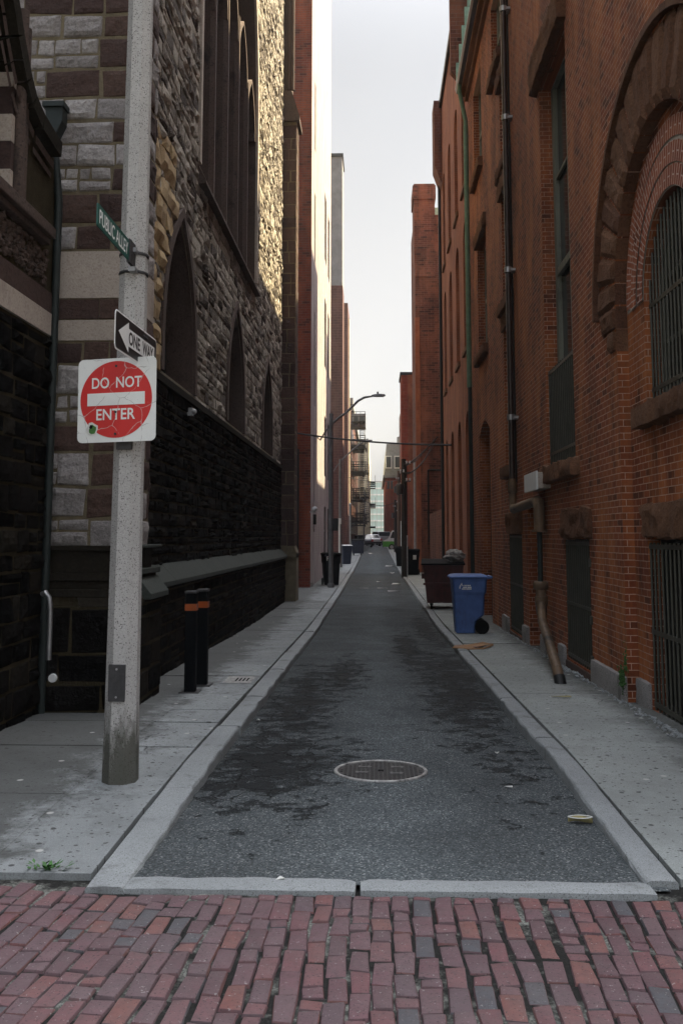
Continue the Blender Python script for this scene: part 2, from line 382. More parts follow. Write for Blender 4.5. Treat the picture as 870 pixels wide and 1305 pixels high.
M['cast'] = plain('cast_iron', (.055, .055, .057), .55, .5, scale=30, bmp=.003)
M['castring'] = plain('worn_iron_ring', (.36, .36, .35), .55, .4, var=.5, scale=14, bmp=.002, grime=(.10, .10, .10))
M['castmark'] = plain('worn_raised_iron', (.15, .15, .15), .55, .4, var=.5, scale=30, bmp=.002)
M['cable'] = plain('cable_black', (.014, .014, .015), .5, bmp=0)
M['wood_pole'] = plain('creosote_pole', (.018, .015, .013), .85, bmp=.006, stretch=(1, 1, .08))
M['wood_pole2'] = plain('brown_timber_pole', (.12, .075, .055), .85, bmp=.006, stretch=(1, 1, .08))
M['ceramic'] = plain('grey_ceramic', (.35, .36, .37), .3, bmp=0)
M['car_silver'] = plain('silver_car_paint', (.42, .43, .45), .3, .5, var=.05, bmp=0)
M['car_dark'] = plain('dark_car_paint', (.03, .032, .04), .3, .3, var=.05, bmp=0)
M['car_white'] = plain('white_car_paint', (.62, .65, .68), .35, var=.05, bmp=0)
M['car_green'] = plain('green_car_paint', (.07, .34, .03), .35, var=.08, bmp=0)
M['tail'] = plain('red_tail_light', (.5, .02, .02), .3, bmp=0)
M['teal_glass'] = glass_m('teal_curtain_glass', (.36, .56, .55), .35)
M['grey_render'] = plain('grey_render', (.20, .20, .205), .9, scale=1.2, bmp=.004)
M['yellow_render'] = plain('pale_yellow_render', (.55, .50, .36), .9, scale=1.2, bmp=.004)
M['slate'] = plain('mansard_slate', (.22, .235, .24), .7, scale=3, bmp=.01)

# asphalt: aggregate, cracks, damp broken patches where the surface has gone
def asphalt():
    m, t, b = mat('worn_asphalt'); b.inputs['Specular IOR Level'].default_value = .16
    tc = t.nodes.new('ShaderNodeTexCoord'); ob = tc.outputs['Object']
    v = N(t, 'ShaderNodeTexVoronoi', Scale=105.0); t.links.new(ob, v.inputs['Vector'])
    sp = t.nodes.new('ShaderNodeSeparateColor'); t.links.new(v.outputs['Color'], sp.inputs[0])
    col = mix(t, ramp(t, sp.outputs[0], (.2, 0), (1.0, 1)), (.044, .052, .055), (.135, .152, .158))
    col = mix(t, ramp(t, sp.outputs[1], (.93, 0), (.95, 1)), col, (.26, .27, .27))
    big = noise_n(t, 1.1, 6, .7); col = mix(t, ramp(t, big, (.35, .0), (.7, .6)), col, (.03, .034, .036))
    xyz = t.nodes.new('ShaderNodeSeparateXYZ'); t.links.new(ob, xyz.inputs[0])
    wn = noise_n(t, 1.4, 7, .75, stretch=(1, .22, 1)); cx_ = mth(t, 'ABSOLUTE', mth(t, 'SUBTRACT', xyz.outputs[0], .02))
    col = mix(t, ramp(t, mth(t, 'SUBTRACT', mth(t, 'MULTIPLY', wn, 1.3), cx_), (.0, 0), (.6, .5)), col, mix(t, 1.0, col, (1.55, 1.58, 1.6), 'MULTIPLY'))
    def blob(cx, cy, rx, ry):
        a = mth(t, 'POWER', mth(t, 'DIVIDE', mth(t, 'SUBTRACT', xyz.outputs[0], cx), rx), 2.0)
        c = mth(t, 'POWER', mth(t, 'DIVIDE', mth(t, 'SUBTRACT', xyz.outputs[1], cy), ry), 2.0)
        return mth(t, 'SUBTRACT', 1.0, mth(t, 'SQRT', mth(t, 'ADD', a, c)))
    bl = None
    for q in ((-.85, 7.7, .70, 1.5), (-.85, 11.0, .45, 3.4), (-.45, 13.2, .35, 2.0), (1.0, 12.2, .50, 5.0), (.55, 17, .28, 4.0), (1.1, 21, .3, 5)):
        x = blob(*q); bl = x if bl is None else mth(t, 'MAXIMUM', bl, x)
    nn = noise_n(t, 3.4, 9, .80)
    pm = mth(t, 'ADD', mth(t, 'MULTIPLY', bl, .75), mth(t, 'MULTIPLY', mth(t, 'SUBTRACT', nn, .52), 5.0))
    pmr = ramp(t, pm, (.10, 0), (.34, .8), (.75, 1))
    col = mix(t, mth(t, 'MULTIPLY', pmr, .9), col, (.005, .0065, .0078))
    cr = N(t, 'ShaderNodeTexVoronoi', Scale=3.4); cr.voronoi_dimensions = '2D'; cr.feature = 'DISTANCE_TO_EDGE'
    dn = N(t, 'ShaderNodeTexNoise', Scale=4.0, Detail=5.0); t.links.new(ob, dn.inputs['Vector'])
    vm = t.nodes.new('ShaderNodeVectorMath'); vm.operation = 'MULTIPLY_ADD'; t.links.new(dn.outputs['Color'], vm.inputs[0]); vm.inputs[1].default_value = (.35, .35, 0); t.links.new(ob, vm.inputs[2])
    t.links.new(vm.outputs[0], cr.inputs['Vector'])
    crk = ramp(t, cr.outputs['Distance'], (.006, 1), (.022, 0))
    near = ramp(t, mth(t, 'ADD', bl, mth(t, 'MULTIPLY', mth(t, 'SUBTRACT', big, .5), 1.5)), (-.0, 0), (.35, 1))
    crm = mth(t, 'MULTIPLY', crk, near)
    col = mix(t, mth(t, 'MULTIPLY', crm, .9), col, (.008, .009, .009))
    t.links.new(col, b.inputs['Base Color'])
    t.links.new(mth(t, 'SUBTRACT', .92, mth(t, 'MULTIPLY', pmr, .25)), b.inputs['Roughness'])
    h = mth(t, 'SUBTRACT', mth(t, 'MULTIPLY', sp.outputs[2], .5), mth(t, 'MULTIPLY', crm, 2.0)); h = mth(t, 'SUBTRACT', h, mth(t, 'MULTIPLY', pmr, .9))
    bump(t, b, h, .010, 1.0)
    return m
M['asphalt'] = asphalt()
def concrete(name, c, stain, wall_x, sgn):
    m, t, b = mat(name); b.inputs['Roughness'].default_value = .9; b.inputs['Specular IOR Level'].default_value = .25
    ge = t.nodes.new('ShaderNodeNewGeometry'); tc = t.nodes.new('ShaderNodeTexCoord'); ob = tc.outputs['Object']
    n0 = noise_n(t, .8, 8, .75); col = mix(t, ramp(t, n0, (.3, 0), (.70, 1)), tuple(x * .58 for x in c), tuple(x * 1.16 for x in c))
    col = mix(t, mth(t, 'MULTIPLY', ge.outputs['Random Per Island'], .45), col, tuple(x * .55 for x in c))
    n1 = noise_n(t, 2.6, 9, .8); col = mix(t, ramp(t, n1, (.50, 0), (.66, .75)), col, stain)
    n5 = noise_n(t, 7, 6, .8); col = mix(t, ramp(t, n5, (.60, 0), (.70, .6)), col, tuple(x * .5 for x in stain))
    n2 = noise_n(t, 150, 3); col = mix(t, ramp(t, n2, (.38, .6), (.56, 0)), col, tuple(x * .42 for x in c))
    # dirt trodden and washed in at the wall, plus its shade in the colour
    x = t.nodes.new('ShaderNodeSeparateXYZ'); t.links.new(ob, x.inputs[0])
    dist = mth(t, 'MULTIPLY', mth(t, 'SUBTRACT', wall_x, x.outputs[0]), sgn)
    f = mth(t, 'SUBTRACT', mth(t, 'MULTIPLY', n1, 1.9 if sgn < 0 else 1.0), dist); col = mix(t, ramp(t, f, (.08, 0), (.42, .75)), col, (.055, .056, .052))
    for sc, w_, cc in ((2.3, .030, (.04, .04, .04)), (5.1, .05, (.07, .07, .068)), (11.0, .06, (.06, .06, .058)), (1.3, .022, (.5, .5, .48))):
        v = N(t, 'ShaderNodeTexVoronoi', Scale=sc); v.voronoi_dimensions = '2D'; t.links.new(ob, v.inputs['Vector']); col = mix(t, ramp(t, v.outputs['Distance'], (w_, .85), (w_ * 1.5, 0)), col, cc)
    dn = N(t, 'ShaderNodeTexNoise', Scale=3.0, Detail=6.0); t.links.new(ob, dn.inputs['Vector'])
    vm = t.nodes.new('ShaderNodeVectorMath'); vm.operation = 'MULTIPLY_ADD'; t.links.new(dn.outputs['Color'], vm.inputs[0]); vm.inputs[1].default_value = (.5, .5, 0); t.links.new(ob, vm.inputs[2])
    cr = N(t, 'ShaderNodeTexVoronoi', Scale=.75); cr.voronoi_dimensions = '2D'; cr.feature = 'DISTANCE_TO_EDGE'; t.links.new(vm.outputs[0], cr.inputs['Vector'])
    ck = mth(t, 'MULTIPLY', ramp(t, cr.outputs['Distance'], (.0025, 1), (.007, 0)), ramp(t, n0, (.56, 0), (.62, 1))); col = mix(t, mth(t, 'MULTIPLY', ck, .85), col, (.03, .03, .03))
    t.links.new(col, b.inputs['Base Color'])
    h = mth(t, 'SUBTRACT', mth(t, 'ADD', mth(t, 'MULTIPLY', n2, .6), n1), ck); bump(t, b, h, .008, .9)
    return m
M['concrete'] = concrete('pavement_concrete', (.35, .378, .383), (.16, .17, .172), -2.74, -1.0)
M['concrete_r'] = concrete('pavement_concrete_fine', (.395, .428, .415), (.25, .265, .255), 2.62, 1.0)
def bed():
    m, t, b = mat('sandy_joint_dirt'); b.inputs['Roughness'].default_value = .95; b.inputs['Specular IOR Level'].default_value = .1
    n = noise_n(t, 3.2, 5, .7); col = mix(t, ramp(t, n, (.50, 0), (.62, 1)), (.020, .020, .019), (.24, .25, .225))
    n2 = noise_n(t, 70, 3, .7); col = mix(t, ramp(t, n2, (.42, .7), (.58, 0)), col, (.03, .03, .028)); t.links.new(col, b.inputs['Base Color']); bump(t, b, n2, .012); return m
M['bed'] = bed()
M['ground'] = plain('ground_asphalt', (.05, .052, .053), .9, var=.3, bmp=.004)
def paver():
    m, t, b = mat('paving_brick'); b.inputs['Roughness'].default_value = .8; b.inputs['Specular IOR Level'].default_value = .3
    ge = t.nodes.new('ShaderNodeNewGeometry')
    r = t.nodes.new('ShaderNodeValToRGB'); r.color_ramp.interpolation = 'CONSTANT'; t.links.new(ge.outputs['Random Per Island'], r.inputs[0])
    cols = [(.132, .073, .083), (.160, .074, .080), (.118, .072, .082), (.175, .074, .072), (.112, .075, .086), (.145, .080, .090), (.078, .082, .092), (.150, .070, .076), (.128, .078, .088), (.185, .078, .068), (.108, .062, .070), (.135, .076, .086), (.140, .088, .097), (.165, .080, .084), (.122, .070, .078), (.155, .076, .083)]
    el = r.color_ramp.elements
    while len(el) < len(cols): el.new(.5)
    for i, (e, c) in enumerate(zip(el, cols)): e.position = i / len(cols); e.color = c + (1,)
    n1 = noise_n(t, 22, 6, .7); col = mix(t, ramp(t, n1, (.35, 0), (.75, .6)), r.outputs[0], (.075, .055, .055))
    n2 = noise_n(t, 2.0, 6, .75); col = mix(t, ramp(t, n2, (.40, 0), (.70, .45)), col, (.13, .115, .115))
    n3 = noise_n(t, 60, 2); col = mix(t, ramp(t, n3, (.66, 0), (.72, .6)), col, (.34, .32, .31)); n4 = noise_n(t, 90, 2); col = mix(t, ramp(t, n4, (.30, .7), (.40, 0)), col, (.03, .025, .026))
    t.links.new(col, b.inputs['Base Color']); bump(t, b, n1, .006)
    return m
M['paver'] = paver()
def sign_face(name, c, wearc, amount=.011):
    m, t, b = mat(name); b.inputs['Roughness'].default_value = .42
    tc = t.nodes.new('ShaderNodeTexCoord'); dn = N(t, 'ShaderNodeTexNoise', Scale=9.0, Detail=3.0); t.links.new(tc.outputs['Object'], dn.inputs['Vector'])
    vm = t.nodes.new('ShaderNodeVectorMath'); vm.operation = 'MULTIPLY_ADD'; t.links.new(dn.outputs['Color'], vm.inputs[0]); vm.inputs[1].default_value = (.06, .06, .06); t.links.new(tc.outputs['Object'], vm.inputs[2])
    v = N(t, 'ShaderNodeTexVoronoi', Scale=4.6); v.feature = 'DISTANCE_TO_EDGE'; t.links.new(vm.outputs[0], v.inputs['Vector'])
    n = noise_n(t, 5, 4); cr = mth(t, 'MULTIPLY', ramp(t, v.outputs['Distance'], (amount * .5, 1), (amount, 0)), ramp(t, n, (.42, 0), (.52, .8)))
    col = mix(t, cr, c, wearc); n2 = noise_n(t, 17, 4, .6); col = mix(t, ramp(t, n2, (.70, 0), (.72, .8)), col, wearc)
    n3 = noise_n(t, 3, 5, .7); col = mix(t, ramp(t, n3, (.4, 0), (.8, .25)), col, tuple(x * .5 for x in c))
    t.links.new(col, b.inputs['Base Color']); return m
M['sign_white'] = sign_face('sign_white', (.80, .83, .81), (.36, .37, .36))
M['sign_red'] = sign_face('sign_red', (.60, .020, .018), (.62, .50, .48))

def post_mat():
    m = M['pole_conc']; t = m.node_tree; b = t.nodes['Principled BSDF']; old = b.inputs['Base Color'].links[0].from_socket
    tc = t.nodes.new('ShaderNodeTexCoord'); x = t.nodes.new('ShaderNodeSeparateXYZ'); t.links.new(tc.outputs['Object'], x.inputs[0])
    n = noise_n(t, 9, 6, .75, stretch=(1, 1, .3)); f = mth(t, 'SUBTRACT', mth(t, 'MULTIPLY', n, 1.5), mth(t, 'MULTIPLY', x.outputs[2], 1.15))
    col = mix(t, ramp(t, f, (.12, 0), (.5, .85)), old, (.045, .046, .032)); t.links.new(col, b.inputs['Base Color'])
post_mat()

for k_ in ('stone_low', 'black_mortar', 'dressed_dark', 'rubber', 'plastic_black', 'wood_dark'): matt(M[k_])

# ------------------------------------------------------------------ walls with openings
def arc_pts(o, n=14, grow=0.0):
    if o['u1'] - o['u0'] > 2.5: n = max(n, 40)
    u0, u1, vs = o['u0'] - grow, o['u1'] + grow, o['v1']; w_ = u1 - u0; um = (u0 + u1) / 2
    if o.get('arch') == 'round':
        r = w_ / 2; return [(um - r * math.cos(math.pi * i / n), vs + r * math.sin(math.pi * i / n)) for i in range(n + 1)]
    if o.get('arch') == 'point':
        k = o.get('k', 1.0); r = k * w_; cu = u0 + r; a1 = math.acos((um - cu) / r); h = n // 2
        L = [(cu + r * math.cos(math.pi + (a1 - math.pi) * i / h), vs + r * math.sin(math.pi + (a1 - math.pi) * i / h)) for i in range(h + 1)]
        return L + [(2 * um - u, v) for u, v in reversed(L[:-1])]
    if o.get('arch') == 'seg':
        h_ = o.get('rise', .15); return [(u0 + w_ * i / n, vs + h_ * math.sin(math.pi * i / n)) for i in range(n + 1)]
    return [(u0, vs), (u1, vs)]
def top_of(o, grow=0.0): return max(v for u, v in arc_pts(o, grow=grow))
def half_at(o, v, grow=0.0):
    if v < o['v0'] - grow or v > top_of(o, grow=grow): return None
    if v <= o['v1'] or not o.get('arch'): return (o['u0'] - grow, o['u1'] + grow)
    P = arc_pts(o, 28, grow); h = len(P) // 2
    for (a, b), (c, d) in zip(P[:h], P[1:h + 1]):
        if b <= v <= d + 1e-6:
            u = a + (c - a) * (v - b) / max(1e-6, d - b); return (u, o['u0'] + o['u1'] - u)
    return None
def wall(mb, mp, u0, u1, v0, v1, ops, reveal=True):
    tops = [top_of(o) for o in ops]
    us = sorted({u0, u1, *[min(max(o[k], u0), u1) for o in ops for k in ('u0', 'u1')]})
    vs = sorted({v0, v1, *[min(max(x, v0), v1) for o, t_ in zip(ops, tops) for x in (o['v0'], t_)]})
    for a, b in zip(us, us[1:]):
        for c, d in zip(vs, vs[1:]):
            cu, cv = (a + b) / 2, (c + d) / 2
            if any(o['u0'] < cu < o['u1'] and o['v0'] < cv < t_ for o, t_ in zip(ops, tops)): continue
            mb.quad(mp(a, c, 0), mp(b, c, 0), mp(b, d, 0), mp(a, d, 0))
    for o, t_ in zip(ops, tops):
        P = arc_pts(o)
        if o.get('arch'):
            for p, q in zip(P, P[1:]): mb.quad(mp(p[0], p[1], 0), mp(q[0], q[1], 0), mp(q[0], t_, 0), mp(p[0], t_, 0))
        dep = o.get('dep', .2)
        if reveal and dep:
            C = [(o['u0'], o['v0'])] + P + [(o['u1'], o['v0'])]
            for p, q in zip(C, C[1:] + C[:1]): mb.quad(mp(p[0], p[1], 0), mp(q[0], q[1], 0), mp(q[0], q[1], dep), mp(p[0], p[1], dep))
    return mb
def mbox(mb, mp, ua, ub, va, vb, da, db):
    n = len(mb.v)
    mb.v += [Vector(mp(u, v, d)) for d in (da, db) for v in (va, vb) for u in (ua, ub)]
    for f in ((0, 2, 3, 1), (4, 5, 7, 6), (0, 1, 5, 4), (2, 6, 7, 3), (0, 4, 6, 2), (1, 3, 7, 5)): mb.f.append(tuple(n + i for i in f))
def band(mb, mp, path, wd, d0, d1, closed=False):
    """a strip following path inward-offset wd (path given as outer line, offset towards its centroid), between depths d0 (front) and d1"""
    cu = sum(p[0] for p in path) / len(path); cv = sum(p[1] for p in path) / len(path)
    inner = []
    k = len(path)
    for i, p in enumerate(path):
        a = path[max(i - 1, 0)] if not closed else path[i - 1]; b = path[min(i + 1, k - 1)] if not closed else path[(i + 1) % k]
        n = Vector((-(b[1] - a[1]), b[0] - a[0])); n.normalize()
        if n.dot(Vector((cu - p[0], cv - p[1]))) < 0: n = -n
        inner.append((p[0] + n.x * wd, p[1] + n.y * wd))
    rng = list(zip(range(k), range(1, k))) + ([(k - 1, 0)] if closed else [])
    for i, j in rng:
        p, q, r_, s_ = path[i], path[j], inner[j], inner[i]
        mb.quad(mp(*p, d0), mp(*q, d0), mp(*r_, d0), mp(*s_, d0)); mb.quad(mp(*s_, d0), mp(*r_, d0), mp(*r_, d1), mp(*s_, d1)); mb.quad(mp(*p, d0), mp(*q, d0), mp(*q, d1), mp(*p, d1))
    if not closed:
        for i in (0, -1): mb.quad(mp(*path[i], d0), mp(*inner[i], d0), mp(*inner[i], d1), mp(*path[i], d1))
def stone_field(mb, mp, u0, u1, v0, v1, ch=(.18, .30), ln=(.25, .6), ops=(), bulge=(.015, .05), res=.10, gap=.010, grow=.0, seed=1, squared=.0):
    rr = random.Random(seed); v = v0
    while v < v1 - .02:
        h = rr.uniform(*ch); h = min(h, v1 - v)
        if v1 - v - h < ch[0] * .6: h = v1 - v
        iv = [(u0, u1)]; cv = v + h / 2
        for o in ops:
            x = half_at(o, cv, grow)
            if x:
                new = []
                for a, b in iv:
                    if x[1] <= a or x[0] >= b: new.append((a, b)); continue
                    if x[0] > a: new.append((a, x[0]))
                    if x[1] < b: new.append((x[1], b))
                iv = new
        for a, b in iv:
            u = a - (rr.uniform(0, ln[0]) if a == u0 and not squared else 0)
            while u < b - .03:
                l = rr.uniform(*ln)
                if b - u - l < ln[0] * .6: l = b - u
                c0, c1 = max(u, a), min(u + l, b)
                if c1 - c0 > .04:
                    if h > ch[0] * 1.45 and rr.random() < .22:
                        hs_ = h * rr.uniform(.4, .6); parts = ((v, v + hs_), (v + hs_, v + h))
                    else: parts = ((v, v + h),)
                    for va, vb in parts: one_stone(mb, mp, c0 + gap / 2, c1 - gap / 2, va + gap / 2, vb - gap / 2, rr.uniform(*bulge), res, rr)
                u += l
        v += h
def one_stone(mb, mp, a, b, c, d, bl, res, rr):
    """a quarry-faced stone: a narrow arris all round, a broken face inside it"""
    L, H = b - a, d - c
    nu = max(2, min(14, round(L / res))); nv = max(2, min(8, round(H / res))); n = len(mb.v); s = rr.uniform(0, 99); j = min(.014, H * .08)
    eu, ev = min(.018, L * .15) / L, min(.018, H * .15) / H
    U = [0, eu] + [eu + (1 - 2 * eu) * i / nu for i in range(1, nu)] + [1 - eu, 1]; V = [0, ev] + [ev + (1 - 2 * ev) * i / nv for i in range(1, nv)] + [1 - ev, 1]
    tu, tv = rr.uniform(-.7, .7) * bl, rr.uniform(-.7, .7) * bl
    cj = [(rr.uniform(-j, j), rr.uniform(-j, j)) for _ in range(4)]; m_ = len(U)
    for k, fv in enumerate(V):
        for i, fu in enumerate(U):
            ju = cj[0][0] * (1 - fu) * (1 - fv) + cj[1][0] * fu * (1 - fv) + cj[2][0] * fu * fv + cj[3][0] * (1 - fu) * fv
            jv = cj[0][1] * (1 - fu) * (1 - fv) + cj[1][1] * fu * (1 - fv) + cj[2][1] * fu * fv + cj[3][1] * (1 - fu) * fv
            u, v = a + L * fu + ju, c + H * fv + jv
            if i in (0, m_ - 1) or k in (0, len(V) - 1): dep = .008
            else:
                q = Vector((u, v, s)); e = i in (1, m_ - 2) or k in (1, len(V) - 2)
                f_ = bl * (.7 + .7 * mnoise.noise(q * 4.5) + .45 * mnoise.noise(q * 13)) + tu * (fu - .5) + tv * (fv - .5)
                dep = -max(.004, f_ * (.55 if e else 1))
            mb.v.append(Vector(mp(u, v, dep)))
    for k in range(len(V) - 1):
        for i in range(m_ - 1): mb.f.append((n + k * m_ + i, n + k * m_ + i + 1, n + (k + 1) * m_ + i + 1, n + (k + 1) * m_ + i))
def win(parent, mp, o, cols=2, rows=4, fm='wood', gm='glass', fw=.07, bw=.03, bars=None, bmat='iron_green', d=None, name='window'):
    d = o.get('dep', .2) if d is None else d
    P = arc_pts(o); loop = [(o['u0'], o['v0'])] + P + [(o['u1'], o['v0'])]
    g = MB(); band(g, mp, loop, fw, d - .07, d - .004, closed=True)
    t_ = top_of(o)
    for i in range(1, cols):
        u = o['u0'] + (o['u1'] - o['u0']) * i / cols; x = [v for v in (o['v0'], t_)]
        tv = o['v1']
        if o.get('arch'):
            tv = max(v for v in [o['v1'] + (t_ - o['v1']) * q / 40 for q in range(41)] if (lambda h_: h_ and h_[0] <= u <= h_[1])(half_at(o, v)))
        mbox(g, mp, u - bw / 2, u + bw / 2, o['v0'] + fw, tv - .01, d - .05, d - .006)
    for j in range(1, rows):
        v = o['v0'] + (t_ - o['v0']) * j / rows; h_ = half_at(o, v)
        if h_:
            e = .035 if rows % 2 == 0 and j == rows // 2 else 0
            mbox(g, mp, h_[0] + fw * .5, h_[1] - fw * .5, v - bw / 2 - e, v + bw / 2 + e, d - .052 - e * .6, d - .008)
    fr = g.build(name, M[fm], parent)
    p = MB(); p.quad(*[mp(u, v, d - .002) for u, v in loop]); p.build('pane', M[gm], fr)
    if bars:
        sp, v_lo, v_hi, dd, rails = bars; b = MB(); n = max(2, int((o['u1'] - o['u0']) / sp))
        for i in range(n + 1):
            u = o['u0'] + .03 + (o['u1'] - o['u0'] - .06) * i / n; hi = v_hi
            if o.get('arch'):
                ok = [v for v in [o['v0'] + (t_ - o['v0']) * q / 60 for q in range(61)] if v <= v_hi and (lambda h_: h_ and h_[0] <= u <= h_[1])(half_at(o, v))]
                hi = max(ok) if ok else o['v1']
            b.tube([mp(u, v_lo, dd), mp(u, hi, dd)], .013, 6)
        for v in rails:
            h_ = half_at(o, v) or (o['u0'], o['u1']); mbox(b, mp, h_[0], h_[1], v - .022, v + .022, dd - .012, dd + .012)
        b.build('grille', M[bmat], fr)
    return fr
def O(u0, u1, v0, v1, arch=None, dep=.2, **k): return dict(u0=u0, u1=u1, v0=v0, v1=v1, arch=arch, dep=dep, **k)

# ------------------------------------------------------------------ ground, road, pavements, kerbs
KL, KR, KW = -1.235, 1.345, .19
g = MB()
ys = [-400, -60, -10, 0, 4.4, 5, 21, 30, 54, 80, 104, 130, 170, 400, 1500]
for a, b in zip(ys, ys[1:]): g.quad((-700, a, gz(a) - .13), (700, a, gz(a) - .13), (700, b, gz(b) - .13), (-700, b, gz(b) - .13))
tag(g.build('ground', M['ground']), kind='structure')
g = MB(); ys = [4.9 + i * 1.0 for i in range(0, 165)]
for a, b in zip(ys, ys[1:]):
    for x0, x1 in ((KL - .1, 0), (0, KR + .1)):
        c = .012
        z = lambda x, y: gz(y) + (c if abs(x) < .1 else 0)
        g.quad((x0, a, z(x0, a)), (x1, a, z(x1, a)), (x1, b, z(x1, b)), (x0, b, z(x0, b)))
tag(g.build('road', M['asphalt']), kind='structure')
def prof_box(mb, x0, x1, y0, y1, top0, top1, h=.2):
    k = len(mb.v)
    mb.v += [Vector(p) for p in ((x0, y0, top0 - h), (x1, y0, top0 - h), (x1, y1, top1 - h), (x0, y1, top1 - h), (x0, y0, top0), (x1, y0, top0), (x1, y1, top1), (x0, y1, top1))]
    for f in ((0, 3, 2, 1), (4, 5, 6, 7), (0, 1, 5, 4), (2, 3, 7, 6), (1, 2, 6, 5), (3, 0, 4, 7)): mb.f.append(tuple(k + i for i in f))
def kerb_stones(mb, xa, xb, y0, y1, seed, face):
    rr = random.Random(seed); y = y0
    while y < y1:
        l = rr.uniform(1.5, 2.6) if y < 30 else 6; e = min(y + l, y1); res = .09 if y < 16 else .3
        n = max(2, int((e - y) / res)); k = len(mb.v); dz = rr.uniform(-.006, .006); dx = rr.uniform(-.008, .008); s = rr.uniform(0, 50)
        prof = ((0, -.22), (0, -.022), (.006, -.006), (.018, 0), (abs(xb - xa) * .5, .002), (abs(xb - xa) - .012, 0), (abs(xb - xa), -.012), (abs(xb - xa), -.22))
        for i in range(n + 1):
            yy = y + .010 + (e - y - .020) * i / n
            for q, (t_, h) in enumerate(prof):
                wv = .013 * mnoise.noise(Vector((yy * 3.1, q * .15, s))) + .011 * mnoise.noise(Vector((yy * 11, q * .4, s)))
                x = (xa + dx + t_ + (wv if q < 4 else wv * .3)) if face < 0 else (xa + dx - t_ - (wv if q < 4 else wv * .3))
                mb.v.append(Vector((x if face < 0 else x, yy, sz(yy) + h + dz + (wv * .35 if q in (2, 3, 4) else 0))))
        m_ = len(prof)
        for i in range(n):
            for q in range(m_ - 1): mb.f.append((k + i * m_ + q, k + i * m_ + q + 1, k + (i + 1) * m_ + q + 1, k + (i + 1) * m_ + q))
        mb.f.append(tuple(k + q for q in range(m_))); mb.f.append(tuple(k + n * m_ + q for q in reversed(range(m_))))
        y = e
g = MB(); kerb_stones(g, KL, KL - .20, 4.80, 120, 3, 1)
tag(g.build('kerb', M['kerb']), kind='structure')
g = MB(); kerb_stones(g, KR, KR + .16, 4.95, 120, 8, -1)
tag(g.build('kerb', M['kerb']), kind='structure')
g = MB(); zt = gz(4.85) + .016
for a, b, sd in ((KL - .03, .0 - .10, 1), (-.085, KR + .02, 2)):
    g.rough(a, b, 4.80 + .01 * sd, 4.985, zt - .2, zt, amp=.012, res=.05, freq=6, seed=sd, rnd=.008)
tag(g.build('kerb_strip', M['kerb'], smooth=True), kind='structure')
def slabs(mb, x0, x1, y0, y1, cuts, seed, ln):
    rr = random.Random(seed); y = y0
    while y < y1 - .05:
        l = rr.uniform(*ln) if y < 30 else 5; e = min(y + l, y1); xs = [x0] + [c for c in cuts if x0 < c < x1] + [x1]
        for a, b in zip(xs, xs[1:]):
            dz = rr.uniform(-.005, .003); n = max(1, int(round((e - y) / 1.0)))
            prof_box(mb, a + .009, b - .009, y + .009, e - .009, sz(y) + dz, sz(e) + dz + rr.uniform(-.003, .003), .2)
        y = e
g = MB(); slabs(g, -9.0, KL - .215, 4.98, 9.6, (-2.05, -3.6, -5.2), 5, (.9, 1.7)); slabs(g, -2.95, KL - .215, 9.6, 118, (), 6, (.9, 1.7))
tag(g.build('sidewalk', M['concrete']), kind='structure')
g = MB(); slabs(g, KR + .172, 3.2, 5.0, 118, (), 11, (2.2, 3.8))
tag(g.build('sidewalk', M['concrete_r']), kind='structure')
g = MB()
for x0, x1 in ((-9, KL - .05), (KR + .05, 3.3)):
    for a, b in zip([4.8, 9.6, 21, 30, 54, 80, 104], [9.6, 21, 30, 54, 80, 104, 118]):
        g.quad((x0, a, sz(a) - .035), (x1, a, sz(a) - .035), (x1, b, sz(b) - .035), (x0, b, sz(b) - .035))
tag(g.build('sidewalk_bed', M['bed']), kind='structure')
# the brick crossing in the foreground: every brick of it
g = MB(); nx_, ny_ = 180, 80
for j in range(ny_ + 1):
    for i in range(nx_ + 1):
        x, y = -4.5 + 9 * i / nx_, -.3 + 5.29 * j / ny_; g.v.append(Vector((x, y, -1.707 - .0085 * y + .010 * mnoise.noise(Vector((x * 3, y * 3, 7))) + .006 * mnoise.noise(Vector((x * 14, y * 14, 2))))))
for j in range(ny_):
    for i in range(nx_): g.f.append((j * (nx_ + 1) + i, j * (nx_ + 1) + i + 1, (j + 1) * (nx_ + 1) + i + 1, (j + 1) * (nx_ + 1) + i))
tag(g.build('paving_bed', M['bed']), kind='structure')
def one_paver(mb, cx, cy, hx, hy, ang, z, rr):
    ca, sa = math.cos(ang), math.sin(ang); k = len(mb.v); tx, ty = rr.uniform(-.012, .012), rr.uniform(-.012, .012)
    out = []
    q = [(-1, -1), (1, -1), (1, 1), (-1, 1)]; jit = [(rr.uniform(-.009, .007), rr.uniform(-.010, .008)) for _ in q]
    for lev, (ins, h) in enumerate(((0, -.07), (.001, -.016), (.006, -.005), (.016, 0))):
        for (sx, sy), (jx, jy) in zip(q, jit):
            for t_ in ((0,) if True else ()):
                x = sx * (hx - ins) + jx; y = sy * (hy - ins) + jy
                out.append(Vector((cx + x * ca + y * sa, cy - x * sa + y * ca, z + h + tx * x + ty * y)))
    mb.v += out
    for l in range(3):
        for i in range(4): mb.f.append((k + l * 4 + i, k + l * 4 + (i + 1) % 4, k + (l + 1) * 4 + (i + 1) % 4, k + (l + 1) * 4 + i))
    mb.f.append((k + 12, k + 13, k + 14, k + 15))
g = MB(); rr = random.Random(21); c = -3.5
